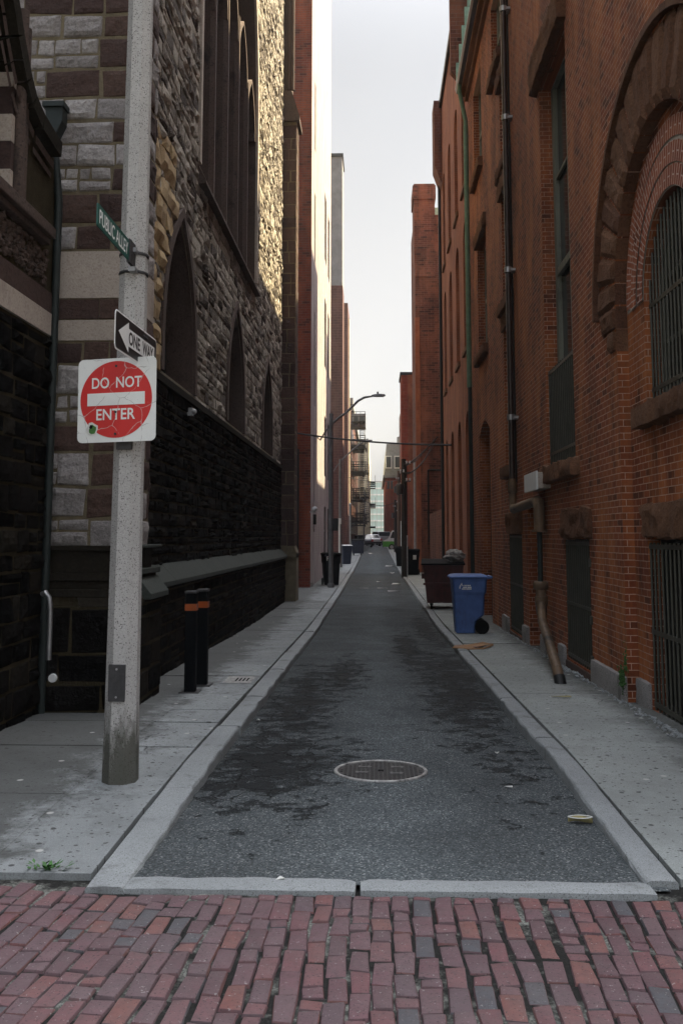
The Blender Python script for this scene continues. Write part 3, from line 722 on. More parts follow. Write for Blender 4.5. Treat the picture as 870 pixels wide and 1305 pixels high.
while c < 3.8:
    wd = rr.uniform(.084, .092); a0 = rad(5.5) * min(1, max(0, (abs(c) - .45) / .8)); y = 1.0 + rr.uniform(-.15, 0)
    gapx = rr.uniform(.002, .006) + (rr.uniform(.005, .015) if rr.random() < .35 else 0)
    while y < 4.78:
        L = rr.uniform(.185, .205) if rr.random() > .34 else rr.uniform(.07, .13)
        yl = 5.02 if (c < -1.55) else 4.79
        if y + L > yl: L = yl - y
        if L < .04: break
        yy = y + L / 2; x = c + wd / 2 + math.tan(a0) * (yy - 4.0) + .012 * mnoise.noise(Vector((c * 3, yy * 1.7, 4)))
        z = -1.692 - .0085 * yy + .008 * mnoise.noise(Vector((c * 1.6, yy * 1.6, 0))) + rr.uniform(-.002, .002)
        one_paver(g, x + rr.uniform(-.003, .003), yy, wd / 2 * rr.uniform(.94, 1.03), L / 2 - .002, a0 + rr.uniform(-.03, .03), z, rr)
        y += L + rr.uniform(.002, .009)
    c += wd + gapx
tag(g.build('brick_paving', M['paver'], smooth=True), kind='structure')

# ------------------------------------------------------------------ the stone church on the left
ch = thing('church', 'dark stone church with lancet windows and stepped buttress beside the left pavement', 'church', (-2.9, 10, -1.85))
NX = -2.90
mpN = lambda u, v, d: (NX - d, u, v)
lanc = [O(12.55, 14.75, 2.25, 2.75, 'point', .55), O(18.2, 20.4, 2.25, 2.75, 'point', .55), O(23.95, 26.05, 2.25, 2.75, 'point', .55)]
big = O(15.0, 22.3, 6.15, 10.2, 'point', .5)
g = MB()
for o in lanc + [big]:
    C = [(o['u0'], o['v0'])] + arc_pts(o, 24) + [(o['u1'], o['v0'])]
    for p, q in zip(C, C[1:] + C[:1]): g.quad(mpN(*p, .012), mpN(*q, .012), mpN(*q, o['dep']), mpN(*p, o['dep']))
g.build('window_reveal', M['dressed'], ch)
g = MB(); wall(g, mpN, 10.2, 28.9, -2.3, 19, lanc + [big], reveal=False); g.box(-13, -3.6, 10.2, 28.9, -2.3, 18.9)
g.quad((-13, 28.9, -2.3), (NX, 28.9, -2.3), (NX, 28.9, 19), (-13, 28.9, 19)); g.quad((NX, 10.2, 19), (NX, 28.9, 19), (-13, 28.9, 19), (-13, 10.2, 19)); g.build('wall', M['dark_mortar'], ch)
g = MB(); stone_field(g, mpN, 10.2, 28.8, 2.12, 18.9, (.12, .25), (.2, .62), lanc + [big], (.015, .06), .085, grow=.16, seed=4); g.build('upper_stonework', M['stone_up'], ch)
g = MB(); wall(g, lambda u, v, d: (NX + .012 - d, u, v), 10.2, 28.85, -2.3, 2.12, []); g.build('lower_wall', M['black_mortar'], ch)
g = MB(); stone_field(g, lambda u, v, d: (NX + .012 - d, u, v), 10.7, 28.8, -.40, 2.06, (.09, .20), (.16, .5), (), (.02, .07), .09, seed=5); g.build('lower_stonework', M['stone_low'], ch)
g = MB(); mbox(g, mpN, 10.3, 28.8, 2.06, 2.16, -.07, .1); g.build('string_course', M['dressed_dark'], ch)
BX = -2.74
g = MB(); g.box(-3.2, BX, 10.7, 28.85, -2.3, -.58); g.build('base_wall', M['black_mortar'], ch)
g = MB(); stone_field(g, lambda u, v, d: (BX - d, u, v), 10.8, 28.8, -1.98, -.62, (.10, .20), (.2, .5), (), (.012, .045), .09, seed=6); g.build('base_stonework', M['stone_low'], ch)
g = MB(); y = 10.8; rr = random.Random(3)
while y < 28.7:
    e = min(28.75, y + rr.uniform(1.5, 3.0))
    g.prism([(-2.93, y + .004, -.36), (-2.87, y + .004, -.36), (-2.66, y + .004, -.575), (-2.66, y + .004, -.64), (-2.93, y + .004, -.64)], (0, e - y - .008, 0)); y = e
g.build('water_table', M['ledge'], ch, bevel=.006)
for o in lanc:      # plain stone dressings and a dark leaded light deep inside each opening
    g = MB(); L = [(o['u0'] - .16, o['v0'])] + arc_pts(o, 14, .16) + [(o['u1'] + .16, o['v0'])]; band(g, mpN, L, .15, -.05, .02)
    d_ = g.build('window_surround', M['dressed'], ch)
    fr = win(ch, mpN, o, 2, 5, 'wood_dark', 'glass_church', .08, .04, d=.5)
g = MB(); L = [(big['u0'] - .16, big['v0'])] + arc_pts(big, 28, .16) + [(big['u1'] + .16, big['v0'])]; band(g, mpN, L, .15, -.05, .02); g.build('window_surround', M['cream_stone'], ch)
g = MB(); n = 5; wl = (big['u1'] - big['u0']) / n
for i in range(1, n):
    u = big['u0'] + wl * i; top = 9.9 if i in (1, 4) else 10.7
    g.prism([mpN(u - .09, 6.15, .1), mpN(u - .045, 6.15, -.0), mpN(u + .045, 6.15, -.0), mpN(u + .09, 6.15, .1), mpN(u + .09, 6.15, .42), mpN(u - .09, 6.15, .42)], (0, 0, top - 6.15 + .6))
for i in range(n):
    o = O(big['u0'] + wl * i + .09, big['u0'] + wl * (i + 1) - .09, 6.2, 10.0 + (.7 if i == 2 else .35 if i in (1, 3) else -.3), 'point'); band(g, mpN, arc_pts(o, 14, .09), .09, .02, .4)
fr = g.build('window', M['dressed'], ch)
g = MB(); g.quad(*[mpN(u, v, .46) for u, v in [(big['u0'], big['v0'])] + arc_pts(big, 20) + [(big['u1'], big['v0'])]]); g.build('pane', M['glass_church'], fr)
g = MB(); g.prism([mpN(14.9, 6.13, .5), mpN(14.9, 6.13, .0), mpN(14.9, 5.85, -.14), mpN(14.9, 5.80, -.14), mpN(14.9, 5.78, .3)], (0, 7.4, 0)); g.build('window_sill', M['dressed'], ch)
g = MB(); rr = random.Random(77); v = 2.2      # pale sandstone blocks painting a patch of warm light beside the nearest lancet
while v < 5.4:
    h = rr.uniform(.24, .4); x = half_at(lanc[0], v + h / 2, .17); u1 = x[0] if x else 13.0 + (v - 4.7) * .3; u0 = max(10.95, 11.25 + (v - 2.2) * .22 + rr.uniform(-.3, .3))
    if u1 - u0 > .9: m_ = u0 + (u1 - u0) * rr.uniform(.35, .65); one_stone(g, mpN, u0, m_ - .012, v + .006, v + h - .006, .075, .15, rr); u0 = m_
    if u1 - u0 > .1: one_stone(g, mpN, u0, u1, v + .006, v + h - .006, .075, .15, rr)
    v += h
g.build('light_patch_blocks', M['stone_lit'], ch)
# the near pier
PX, PY = -2.60, 9.52
g = MB(); g.box(-6.0, PX, PY, 10.75, -2.3, 16); g.build('pier', M['dark_mortar'], ch)
mpF = lambda u, v, d: (u, PY + d, v); mpS = lambda u, v, d: (PX - d, u, v)
bandz = [(2.47, 2.98, 'cream_stone'), (2.25, 2.465, 'brown_pier'), (2.02, 2.245, 'cream_stone')]
GR, BR = MB(), MB(); rr = random.Random(17); v = -.12
while v < 15.6:
    h = rr.uniform(.24, .36)
    if v < 2.02 and v + h > 1.85: h = 2.02 - v
    if 2.0 < v + .01 < 2.98: v = 2.985; continue
    xb = PX - (.0); w1 = rr.choice((.16, .34, .30, .14)); gap = .008
    one_stone(BR if rr.random() < .72 else GR, mpF, xb - w1, xb - .005, v + gap, v + h - gap, .02, .05, rr)
    x = xb - w1 - gap
    while x > -3.9:
        l = rr.uniform(.26, .62); a = x - l
        if rr.random() < .24: one_stone(BR, mpF, a, x, v + gap, v + h - gap, .02, .05, rr)
        elif h > .27 and rr.random() < .6: m_ = v + h * rr.uniform(.42, .58); one_stone(GR, mpF, a, x, v + gap, m_ - .005, .035, .045, rr); k_ = rr.uniform(.35, .65); one_stone(GR, mpF, a, a + l * k_ - .005, m_ + .005, v + h - gap, .035, .045, rr); one_stone(GR, mpF, a + l * k_ + .005, x, m_ + .005, v + h - gap, .035, .045, rr)
        else: one_stone(GR, mpF, a, x, v + gap, v + h - gap, .04, .045, rr)
        x = a - gap
    y = PY + .02
    while y < 10.72:
        l = min(rr.uniform(.25, .5), 10.75 - y); one_stone(BR if rr.random() < .4 else GR, mpS, y, y + l - gap, v + gap, v + h - gap, .03, .06, rr); y += l
    v += h
nf = len(GR.f); off = len(GR.v); GR.v += BR.v; GR.f += [tuple(i + off for i in f) for f in BR.f]
ps = GR.build('pier_stonework', M['stone_pier'], ch); ps.data.materials.append(M['brown_pier'])
for i, pg in enumerate(ps.data.polygons): pg.material_index = int(i >= nf)
for a, b, mm in bandz:
    g = MB(); cuts = [-3.95, -3.02 if b - a < .22 else -3.6, PX + .02]
    if mm == 'brown_pier': cuts = [-3.95, -2.86, PX + .02]
    for c0, c1 in zip(cuts, cuts[1:]): g.box(c0 + .004, c1 - .004, PY - .012, 10.75, a + .004, b - .004)
    g.build('stone_band', M[mm], ch, bevel=.004)
g = MB()
for z0, z1, pr in ((-.14, -.09, .10), (-.36, -.14, .05), (-.44, -.36, .10), (-.52, -.44, .075), (-.60, -.52, .13)):
    g.box(-6, PX + pr, PY - pr, 10.75 + pr * .3, z0, z1)
g.prism([(PX + .13, PY - .13, -.60), (PX + .13, 10.80, -.60), (PX + .18, 10.80, -.69), (PX + .18, PY - .18, -.69)], (-.5, 0, 0))
g.build('plinth_moulding', M['dressed_dark'], ch, bevel=.006)
g = MB(); g.prism([(PX + .04, 0, -.40), (PX + .1, 0, -.43), (PX + .24, 0, -.60), (PX + .24, 0, -.66), (PX + .04, 0, -.66)], (0, .85, 0))
for v_ in g.v: v_.y += 9.98
for z0, z1, pr in ((-.12, -.085, .14), (-.40, -.34, .13)): g.box(PX + .02, PX + pr, 9.98, 10.86, z0, z1)
g.build('weathered_moulding', M['ledge'], ch, bevel=.008)
g = MB(); g.box(-6.0, -2.44, PY - .17, 10.8, -2.3, -.69); g.build('plinth', M['black_mortar'], ch)
g = MB(); stone_field(g, lambda u, v, d: (u, PY - .17 + d, v), -4.2, -2.44, -1.95, -.70, (.22, .34), (.3, .7), (), (.012, .03), .07, seed=8)
stone_field(g, lambda u, v, d: (-2.44 - d, u, v), PY - .16, 10.8, -1.95, -.70, (.22, .34), (.3, .7), (), (.012, .03), .07, seed=9); g.build('plinth_stonework', M['stone_low'], ch)
# the gabled bay with its window, nearer the street
GX = -3.30
mpG = lambda u, v, d: (GX - d, u, v)
go = O(5.4, 8.12, 3.05, 4.75, 'point', .45)
g = MB(); wall(g, mpG, 5.2, 9.36, -2.3, 3.84, [dict(go, v1=3.84, arch=None)], reveal=False)
SIL = [atX(px_, py_, GX + .12) for px_, py_ in ((80, 182), (70, 166), (58, 146), (48, 122), (42, 98), (37, 72), (32, 44), (28, 16), (22, -20), (10, -70), (-14, -150))]
SIL = [(v.y, v.z) for v in SIL]
def zr(u):
    for (a, b), (c, d) in zip(SIL, SIL[1:]):
        if c <= u <= a: return b + (d - b) * (a - u) / (a - c) - .10
    return SIL[0][1] - .1 if u > SIL[0][0] else SIL[-1][1] - .1
P = arc_pts(go, 20)
for p, q in zip(P, P[1:]): 
    if max(p[1], q[1]) > 3.84: g.quad(mpG(p[0], max(3.84, p[1]), 0), mpG(q[0], max(3.84, q[1]), 0), mpG(q[0], zr(q[0]), 0), mpG(p[0], zr(p[0]), 0))
g.quad(mpG(8.12, 3.84, 0), mpG(9.36, 3.84, 0), mpG(9.36, zr(9.36), 0), mpG(8.12, zr(8.12), 0))
C = [(go['u0'], go['v0'])] + P + [(go['u1'], go['v0'])]
for p, q in zip(C, C[1:]): g.quad(mpG(*p, 0), mpG(*q, 0), mpG(*q, .45), mpG(*p, .45))
g.box(-6, GX - .46, 5.4, 9.36, -2.3, 3.8)
g.build('gable_wall', M['black_mortar'], ch)
g = MB(); stone_field(g, mpG, 5.4, 9.34, -2.05, 2.0, (.14, .26), (.18, .5), (), (.02, .06), .07, seed=14); g.build('gable_stonework', M['stone_low'], ch)
g = MB()
for (a, b), (c, d) in zip(SIL, SIL[1:]):
    n = Vector((-(d - b), c - a)).normalized(); n = n if n.y < 0 else -n
    q1, q2 = (a + n.x * .16, b + n.y * .16), (c + n.x * .16, d + n.y * .16)
    g.v += [Vector(p) for p in (mpG(a, b, -.12), mpG(c, d, -.12), mpG(*q2, -.12), mpG(*q1, -.12), mpG(a, b, .5), mpG(c, d, .5), mpG(*q2, .5), mpG(*q1, .5))]; k = len(g.v) - 8
    for f in ((0, 1, 2, 3), (7, 6, 5, 4), (0, 4, 5, 1), (3, 2, 6, 7), (0, 3, 7, 4), (1, 5, 6, 2)): g.f.append(tuple(k + i_ for i_ in f))
g.build('porch_coping', M['dressed_dark'], ch)
g = MB()
for (a, b), (c, d) in zip(SIL, SIL[1:]):
    n = Vector((-(d - b), c - a)).normalized(); n = n if n.y < 0 else -n
    for o1, o2, dd in ((.22, .30, -.05), (.34, .40, -.03)):
        g.quad(mpG(a + n.x * o1, b + n.y * o1, dd), mpG(c + n.x * o1, d + n.y * o1, dd), mpG(c + n.x * o2, d + n.y * o2, dd), mpG(a + n.x * o2, b + n.y * o2, dd))
g.build('porch_moulding', M['dressed'], ch)
for k, z0 in enumerate((3.06, 3.32, 3.58, 3.84, 4.10, 4.36)):
    h_ = half_at(go, z0 + .1)
    g = MB(); mbox(g, mpG, h_[1] - .012, h_[1] + .06, z0, z0 + .255, -.012, .44); g.build('jamb_stone', M['cream_stone' if k % 2 == 0 else 'brown_pier'], ch)
g = MB(); g.tube([mpG(8.24, 3.06, -.03), mpG(8.24, 4.9, -.03)], .055, 12); g.tube([mpG(8.38, 3.06, -.02), mpG(8.38, 4.8, -.02)], .04, 12); g.build('colonnette', M['dressed'], ch, smooth=True)
fr = win(ch, mpG, go, 3, 4, 'wood_dark', 'glass_church', .08, .05, d=.42)
g = MB(); mbox(g, mpG, 5.5, 9.0, 2.94, 3.05, -.14, .3); mbox(g, mpG, 5.5, 9.0, 2.88, 2.94, -.09, .1); g.build('window_sill', M['dressed'], ch, bevel=.01)
g = MB(); rr = random.Random(31)
for i in range(420):
    u, v = rr.uniform(6.6, 9.1), rr.uniform(2.50, 2.84); r_ = rr.uniform(.012, .04); g.ball(mpG(u, v, -.01), r_ * .9, r_ * rr.uniform(.7, 1.6), r_, 7, 5, .7, i)
g.build('carved_frieze', M['dressed'], ch, smooth=True)
g = MB(); mbox(g, mpG, 5.4, 9.34, 2.02, 2.25, -.03, .1); g.build('stone_band', M['cream_stone'], ch, bevel=.004)
g = MB(); mbox(g, mpG, 5.4, 9.34, 2.255, 2.46, -.025, .1); g.build('stone_band', M['brown_pier'], ch, bevel=.004)
# hopper, downpipe, little standpipe and lamp
p = atY(70, 150, 9.3)
g = MB(); z = p.z; g.prism([(p.x - .09, 9.24, z + .12), (p.x + .10, 9.24, z + .12), (p.x + .10, 9.24, z - .06), (p.x + .02, 9.24, z - .24), (p.x - .04, 9.24, z - .24)], (0, .16, 0)); g.box(p.x - .11, p.x + .12, 9.22, 9.41, z + .09, z + .15)
dp = g.build('downpipe', M['copper_dark'], ch, bevel=.006)
q = atY(66, 420, 9.3); b_ = atY(62, 700, 9.25)
g = MB(); g.tube([(p.x, 9.30, z - .2), (p.x + .03, 9.30, z - .5), (q.x + .03, 9.3, z - .9), (q.x + .02, 9.3, -1.8)], .04, 10); g.build('pipe', M['copper_dark'], dp, smooth=True)
a_ = atY(58, 757, 9.15)
g = MB(); g.tube([(a_.x - .02, 9.12, a_.z), (a_.x + .02, 9.10, a_.z + .02), (a_.x + .06, 9.09, a_.z - .03), (a_.x + .075, 9.09, a_.z - .15), (a_.x + .075, 9.09, a_.z - .62)], .026, 10)
sp = g.build('standpipe', M['steel'], ch, smooth=True)
a_ = atY(68, 864, 9.1); g = MB(); g.lathe([(.0, -.02), (.038, -.02), (.042, .01), (.0, .012)], (a_.x, 9.09, a_.z), 18, 'y'); g.build('outlet_cap', M['white_paint'], sp)
a_ = atX(248, 525, NX + .12); g = MB(); g.box(NX - .02, NX + .10, a_.y - .05, a_.y + .05, a_.z - .06, a_.z + .06); g.ball((NX + .12, a_.y - .03, a_.z), .04, .05, .045); g.build('wall_lamp', M['ceramic'], ch)
# the far buttress
g = MB(); g.box(-3.2, -2.40, 28.8, 29.7, -2.3, -.5); g.box(-3.2, -2.46, 28.83, 29.65, -.5, 13.2); g.prism([(-2.40, 28.75, -.64), (-2.40, 28.75, -.5), (-2.46, 28.75, -.30), (-3.0, 28.75, -.30), (-3.0, 28.75, -.64)], (0, .98, 0))
bt = g.build('buttress', M['dark_mortar'], ch)
g = MB(); 
mpB = lambda u, v, d: (u, 28.83 + d, v); mpBs = lambda u, v, d: (-2.46 - d, u, v)
stone_field(g, mpB, -3.0, -2.46, -.28, 13.1, (.3, .45), (.25, .54), (), (.01, .03), .12, seed=41, squared=1); stone_field(g, mpBs, 28.83, 29.65, -.28, 13.1, (.3, .45), (.4, .82), (), (.01, .03), .15, seed=42, squared=1)
g.build('buttress_stonework', M['brown_pier'], bt)
g = MB(); g.prism([(-2.36, 28.7, 13.2), (-2.36, 28.7, 13.35), (-2.62, 28.7, 14.2), (-3.1, 28.7, 14.2), (-3.1, 28.7, 13.2)], (0, 1.1, 0)); g.build('buttress_cap', M['dressed'], bt)
g = MB(); g.box(-3.1, -2.64, 28.9, 29.5, 14.2, 18.8); g.tube([(-2.60, 28.88, 14.3), (-2.60, 28.88, 18.8)], .06, 10); g.tube([(-2.72, 28.86, 14.3), (-2.72, 28.86, 18.8)], .05, 10); g.build('pilaster', M['dressed'], bt)

# ------------------------------------------------------------------ the brick building on the right
r1 = thing('brick_building', 'dark red brick building with brownstone arch and barred windows along the right pavement', 'building', (2.7, 12, -1.9))
XR, XI = 2.65, 2.77
mpR = lambda u, v, d: (XR + d, u, v)
mpI = lambda u, v, d: (XI + d, u, v)
rec = O(7.25, 10.25, -2.4, 2.53, 'round', XI - XR)
wA = O(12.52, 14.55, 1.05, 7.12, dep=.26); bA = O(11.86, 13.40, -1.66, -.03, dep=.22)
bN = O(17.25, 18.93, -1.80, .05, dep=.22); nich = O(15.40, 16.55, -2.4, .50, dep=.3)
wB1 = O(17.80, 19.14, 1.38, 4.18, dep=.25); wB2 = O(17.80, 19.10, 4.72, 6.95, dep=.25); wB3 = O(17.85, 19.10, 7.55, 9.3, dep=.25)
wU = O(18.78, 20.25, 10.12, 11.85, dep=.2); wC1 = O(21.9, 23.72, 4.52, 7.35, dep=.25); wC3 = O(22.4, 24.15, 9.25, 11.7, dep=.22); dC = O(21.75, 23.9, -1.95, 2.5, 'seg', .3, rise=.3)
ops1 = [rec, wA, bA, bN, nich, wB1, wB2, wB3, wU, wC1, wC3, dC]
g = MB(); wall(g, mpR, 5.0, 25.5, -2.4, 12.35, ops1)
wI = O(7.90, 9.60, 1.33, 2.42, 'round', .24); bI = O(7.80, 9.76, -1.72, -.02, dep=.2)
wall(g, mpI, 7.1, 10.4, -2.4, 4.2, [wI, bI])
g.quad((XR, 5.0, -2.4), (14, 5.0, -2.4), (14, 5.0, 12.35), (XR, 5.0, 12.35)); g.quad((14, 5, -2.4), (14, 25.45, -2.4), (14, 25.45, 12.3), (14, 5, 12.3)); g.quad((XR, 25.45, -2.4), (14, 25.45, -2.4), (14, 25.45, 12.3), (XR, 25.45, 12.3))
g.build('wall', M['brick_near'], r1)
g = MB(); g.box(XR + .34, 13.5, 5.3, 25.3, -2.4, 12.2); g.build('interior', M['wood_dark'], r1)
g = MB(); g.prism([(2.40, 4.9, 12.62), (3.1, 4.9, 17.2), (14, 4.9, 17.6), (14, 4.9, 12.3), (2.5, 4.9, 12.42)], (0, 20.25, 0)); g.build('roof', M['slate'], r1)
g = MB(); g.box(2.16, 14, 25.18, 25.5, 13.0, 19.0); g.prism([(2.16, 25.18, 13.0), (2.64, 25.18, 12.4), (2.8, 25.18, 13.0)], (0, .31, 0)); g.build('party_wall', M['brick_tower'], r1)
g = MB(); g.box(7.0, 14, 5.2, 26.4, 15.6, 29.0); g.build('roof_shade_block', M['brick_near'], r1)  # unseen roof block added to shade the nearer church wall
g = MB()
for z0, z1, x in ((12.20, 12.34, 2.56), (12.34, 12.48, 2.44)): g.box(x, 2.75, 4.9, 25.5, z0, z1)
g.build('cornice', M['brownstone'], r1)
g = MB(); g.prism([(2.44, 4.85, 12.44), (2.34, 4.85, 12.46), (2.30, 4.85, 12.56), (2.30, 4.85, 12.60), (2.44, 4.85, 12.60)], (0, 20.7, 0)); gu = g.build('gutter', M['pipe_dark'], r1)
g = MB()
for i in range(9): g.box(2.30 + .085 * i, 2.70 + .085 * i, 25.10, 25.17, 12.62 + .55 * i, 13.15 + .55 * i)
g.build('flashing', M['copper_light'], r1)
# inner arch: rings of brick round the window, then the great brownstone arch
def ring(mb, mp, cy, cz, r0, r1_, d, n=36, a0=0, a1=math.pi):
    k = len(mb.v)
    for i in range(n + 1):
        a = a0 + (a1 - a0) * i / n
        for j, r_ in enumerate((r0, r1_)):
            mb.uv[len(mb.v)] = (j * (r1_ - r0), a * (r0 + r1_) / 2); mb.v.append(Vector(mp(cy - r_ * math.cos(a), cz + r_ * math.sin(a), d)))
    for i in range(n): mb.f.append((k + 2 * i, k + 2 * i + 2, k + 2 * i + 3, k + 2 * i + 1))
g = MB()
for q, (a, b) in enumerate(((.852, 1.048), (1.058, 1.252), (1.262, 1.455))): ring(g, mpI, 8.75, 2.42 + (.0 if q < 2 else .03), a, b, -.016 - .008 * (q % 2))
g.build('arch_rings', M['brick_ring'], r1)
g = MB(); ring(g, mpI, 8.75, 2.42, .84, 1.47, -.004); g.uv = {}; g.build('arch_mortar', M['cream_stone'], r1)
g = MB(); rr = random.Random(5); na = 19
for i in range(na):
    a0 = math.pi * i / na + .006; a1 = math.pi * (i + 1) / na - .006; ro = 2.25 + rr.uniform(-.02, .02); n1, n2 = 5, 8; k = len(g.v); s = rr.uniform(0, 40)
    for p in range(n2 + 1):
        for q in range(n1 + 1):
            a = a0 + (a1 - a0) * q / n1; r_ = 1.50 + (ro - 1.50) * p / n2; e = p in (0, n2) or q in (0, n1)
            pt = Vector((8.75 - r_ * math.cos(a), 2.53 + r_ * math.sin(a), s))
            g.v.append(Vector(mpR(pt.x, pt.y, (.0 if e else -.035 - .022 * mnoise.noise(pt * 3.2) - .014 * mnoise.noise(pt * 11)))))
    for p in range(n2):
        for q in range(n1): g.f.append((k + p * (n1 + 1) + q, k + p * (n1 + 1) + q + 1, k + (p + 1) * (n1 + 1) + q + 1, k + (p + 1) * (n1 + 1) + q))
    # soffit of the stone
    k = len(g.v)
    for q in range(n1 + 1):
        a = a0 + (a1 - a0) * q / n1
        for d in (-.01, XI - XR - .004): g.v.append(Vector(mpR(8.75 - 1.494 * math.cos(a), 2.53 + 1.494 * math.sin(a), d)))
    for q in range(n1): g.f.append((k + 2 * q, k + 2 * q + 2, k + 2 * q + 3, k + 2 * q + 1))
for sgn in (-1, 1):
    for j, (z0, z1, wd) in enumerate(((2.02, 2.26, .30), (2.27, 2.52, .58))):
        u0, u1 = (10.25, 10.25 + wd) if sgn > 0 else (7.25 - wd, 7.25)
        g.rough(XR - .05, XR + .03, u0 + .004, u1, z0, z1, amp=.03, res=.06, freq=6, seed=j + sgn)
        g.box(XR - .004, XI + .006, (10.244 if sgn > 0 else 7.246), (10.254 if sgn > 0 else 7.256), z0, z1)
g.build('brownstone_arch', M['brownstone'], r1)
g = MB(); band(g, mpR, [(8.75 - 2.33 * math.cos(math.pi * i / 36), 2.53 + 2.33 * math.sin(math.pi * i / 36)) for i in range(37)], .07, -.07, .02); g.build('arch_label', M['brownstone'], r1)
def slab_part(name, mp, u0, u1, v0, v1, pr, seed, parent=r1, m='brownstone', dp=.12, amp=.055):
    a, b = mp(u0, v0, -pr), mp(u1, v1, dp); g = MB(); g.rough(min(a[0], b[0]), max(a[0], b[0]), u0, u1, v0, v1, amp=amp, res=.06, freq=6, seed=seed, rnd=.012)
    return g.build(name, M[m], parent, smooth=True)
slab_part('sill', mpI, 7.75, 9.80, 1.10, 1.325, .13, 1)
slab_part('lintel', mpI, 7.70, 9.80, -.015, .33, .06, 2)
slab_part('sill', mpR, 12.28, 14.66, .80, 1.045, .13, 3)
slab_part('lintel', mpR, 12.40, 14.78, 7.13, 7.62, .14, 4)
slab_part('lintel', mpR, 11.68, 13.42, -.025, .37, .06, 5)
slab_part('lintel', mpR, 17.15, 19.03, .055, .46, .06, 6)
for k, o in enumerate((wB1, wB2, wB3, wU, wC1, wC3)):
    slab_part('sill', mpR, o['u0'] - .15, o['u1'] + .15, o['v0'] - .23, o['v0'] - .005, .13, 10 + k)
    if o is not wU and o is not wC3: slab_part('lintel', mpR, o['u0'] - .12, o['u1'] + .12, o['v1'] + .005, o['v1'] + .34, .05 if o is wB1 else .09, 20 + k)
fr = win(r1, mpI, wI, 2, 3, 'wood', 'glass', .07, .035, bars=(.11, 1.33, 9, .06, (1.48, 2.35)))
fr = win(r1, mpI, bI, 1, 1, 'iron', 'wood_dark', .05, bars=(.125, -1.72, -.06, .02, (-.10, -.95, -1.66)))
fr = win(r1, mpR, wA, 2, 4, 'wood', 'glass', .17, .05, bars=(.13, 1.05, 2.55, .05, (2.5, 1.25)))
fr = win(r1, mpR, bA, 1, 1, 'iron', 'wood_dark', .05, bars=(.12, -1.66, -.04, .02, (-.09, -.9, -1.6)))
fr = win(r1, mpR, bN, 1, 1, 'iron', 'wood_dark', .05, bars=(.12, -1.80, .04, .02, (0, -.9, -1.74)))
for o in (wB1, wB2, wB3, wU, wC1, wC3): win(r1, mpR, o, 2, 2, 'wood', 'glass', .12, .04)
g = MB(); mbox(g, mpR, dC['u0'] + .05, dC['u1'] - .05, -2.0, 2.5, .24, .3); g.build('door', M['wood_dark'], r1)
# hinges and latches of the gratings
for (u, v) in ((11.88, -.32), (11.88, -1.02), (11.88, -1.5)):
    g = MB(); mbox(g, mpR, u - .09, u + .0, v - .05, v + .05, -.02, .05); g.build('hinge', M['iron_green'], r1)
# granite base, moss
for i, (a, b, X) in enumerate(((10.26, 11.80, XR), (9.80, 10.245, XI), (5.0, 7.24, XR), (13.45, 13.9, XR), (14.9, 15.36, XR), (16.62, 17.2, XR), (19.0, 19.9, XR))):
    top = -1.47 - .012 * (a - 10); g = MB(); g.rough(X - .05, X + .1, a, b, -2.3, top, amp=.02, res=.06, freq=7, seed=i, rnd=.01); g.build('base_stone', M['granite'], r1, smooth=True)
for i, (a, b, X) in enumerate(((7.8, 9.78, XI), (11.82, 13.43, XR), (17.22, 18.98, XR))):
    g = MB(); g.rough(X - .03, X + .2, a, b, -2.3, (-1.73, -1.68, -1.82)[i], amp=.012, res=.08, freq=6, seed=i + 40, rnd=.008); g.build('area_kerb', M['dressed'], r1, smooth=True)
g = MB(); rr = random.Random(2)
for i in range(150):
    s_ = rr.uniform(.006, .016); g.ball((XR - .055 + rr.uniform(-.005, .02), 10.30 + rr.gauss(0, .05), -1.49 + rr.gauss(0, .05)), s_ * .7, s_ * 1.3, s_, 6, 4, .5, i)
for i in range(90): s_ = rr.uniform(.005, .013); g.ball((XR - .002, 10.31 + rr.gauss(0, .035), -1.42 + abs(rr.gauss(0, .13))), s_ * .5, s_ * 1.3, s_, 6, 4, .5, i)
tag(g.build('moss', M['moss'], r1, smooth=True))
# rainwater pipes
xo = XR - .13
g = MB(); g.tube([(xo, 17.42, 12.4), (xo, 17.42, 1.05)], .055, 12); dp = g.build('downpipe', M['pipe_dark'], r1, smooth=True)
g = MB(); g.tube([(xo + .10, 17.62, 12.4), (xo + .10, 17.62, 1.0)], .022, 8); g.build('conduit', M['iron'], dp, smooth=True)
for z in (10.2, 8.0, 5.0, 2.2):
    g = MB(); g.lathe([(.075, z - .05), (.075, z + .05)], (xo, 17.42, 0), 12); g.box(xo, XR, 17.36, 17.55, z - .025, z + .025); g.build('bracket', M['steel'], dp)
p0, p1 = atX(663, 641, xo), atX(686, 634, xo)
ye = p1.y
g = MB(); g.tube([(xo, 17.42, 1.06), (xo, 17.42, .58), (xo, 17.32, .50), (xo, ye + .2, .555), (xo, ye + .05, .53), (xo, ye, .44), (xo, ye, .10)], [.066, .066, .08, .08, .085, .085, .085], 14); g.lathe([(.085, .80), (.085, 1.0)], (xo, 17.42, 0), 14); g.lathe([(.088, .28), (.088, .34)], (xo, ye, 0), 14); g.lathe([(.12, .07), (.12, .11)], (xo, ye, 0), 14)
g.build('pipe_elbow', M['pipe_brown'], dp, smooth=True)
g = MB(); g.tube([(xo, ye, .1), (xo, ye, -.75)], .04, 10); g.build('thin_pipe', M['copper_dark'], dp, smooth=True)
bt_ = atG(714, 872, .09)
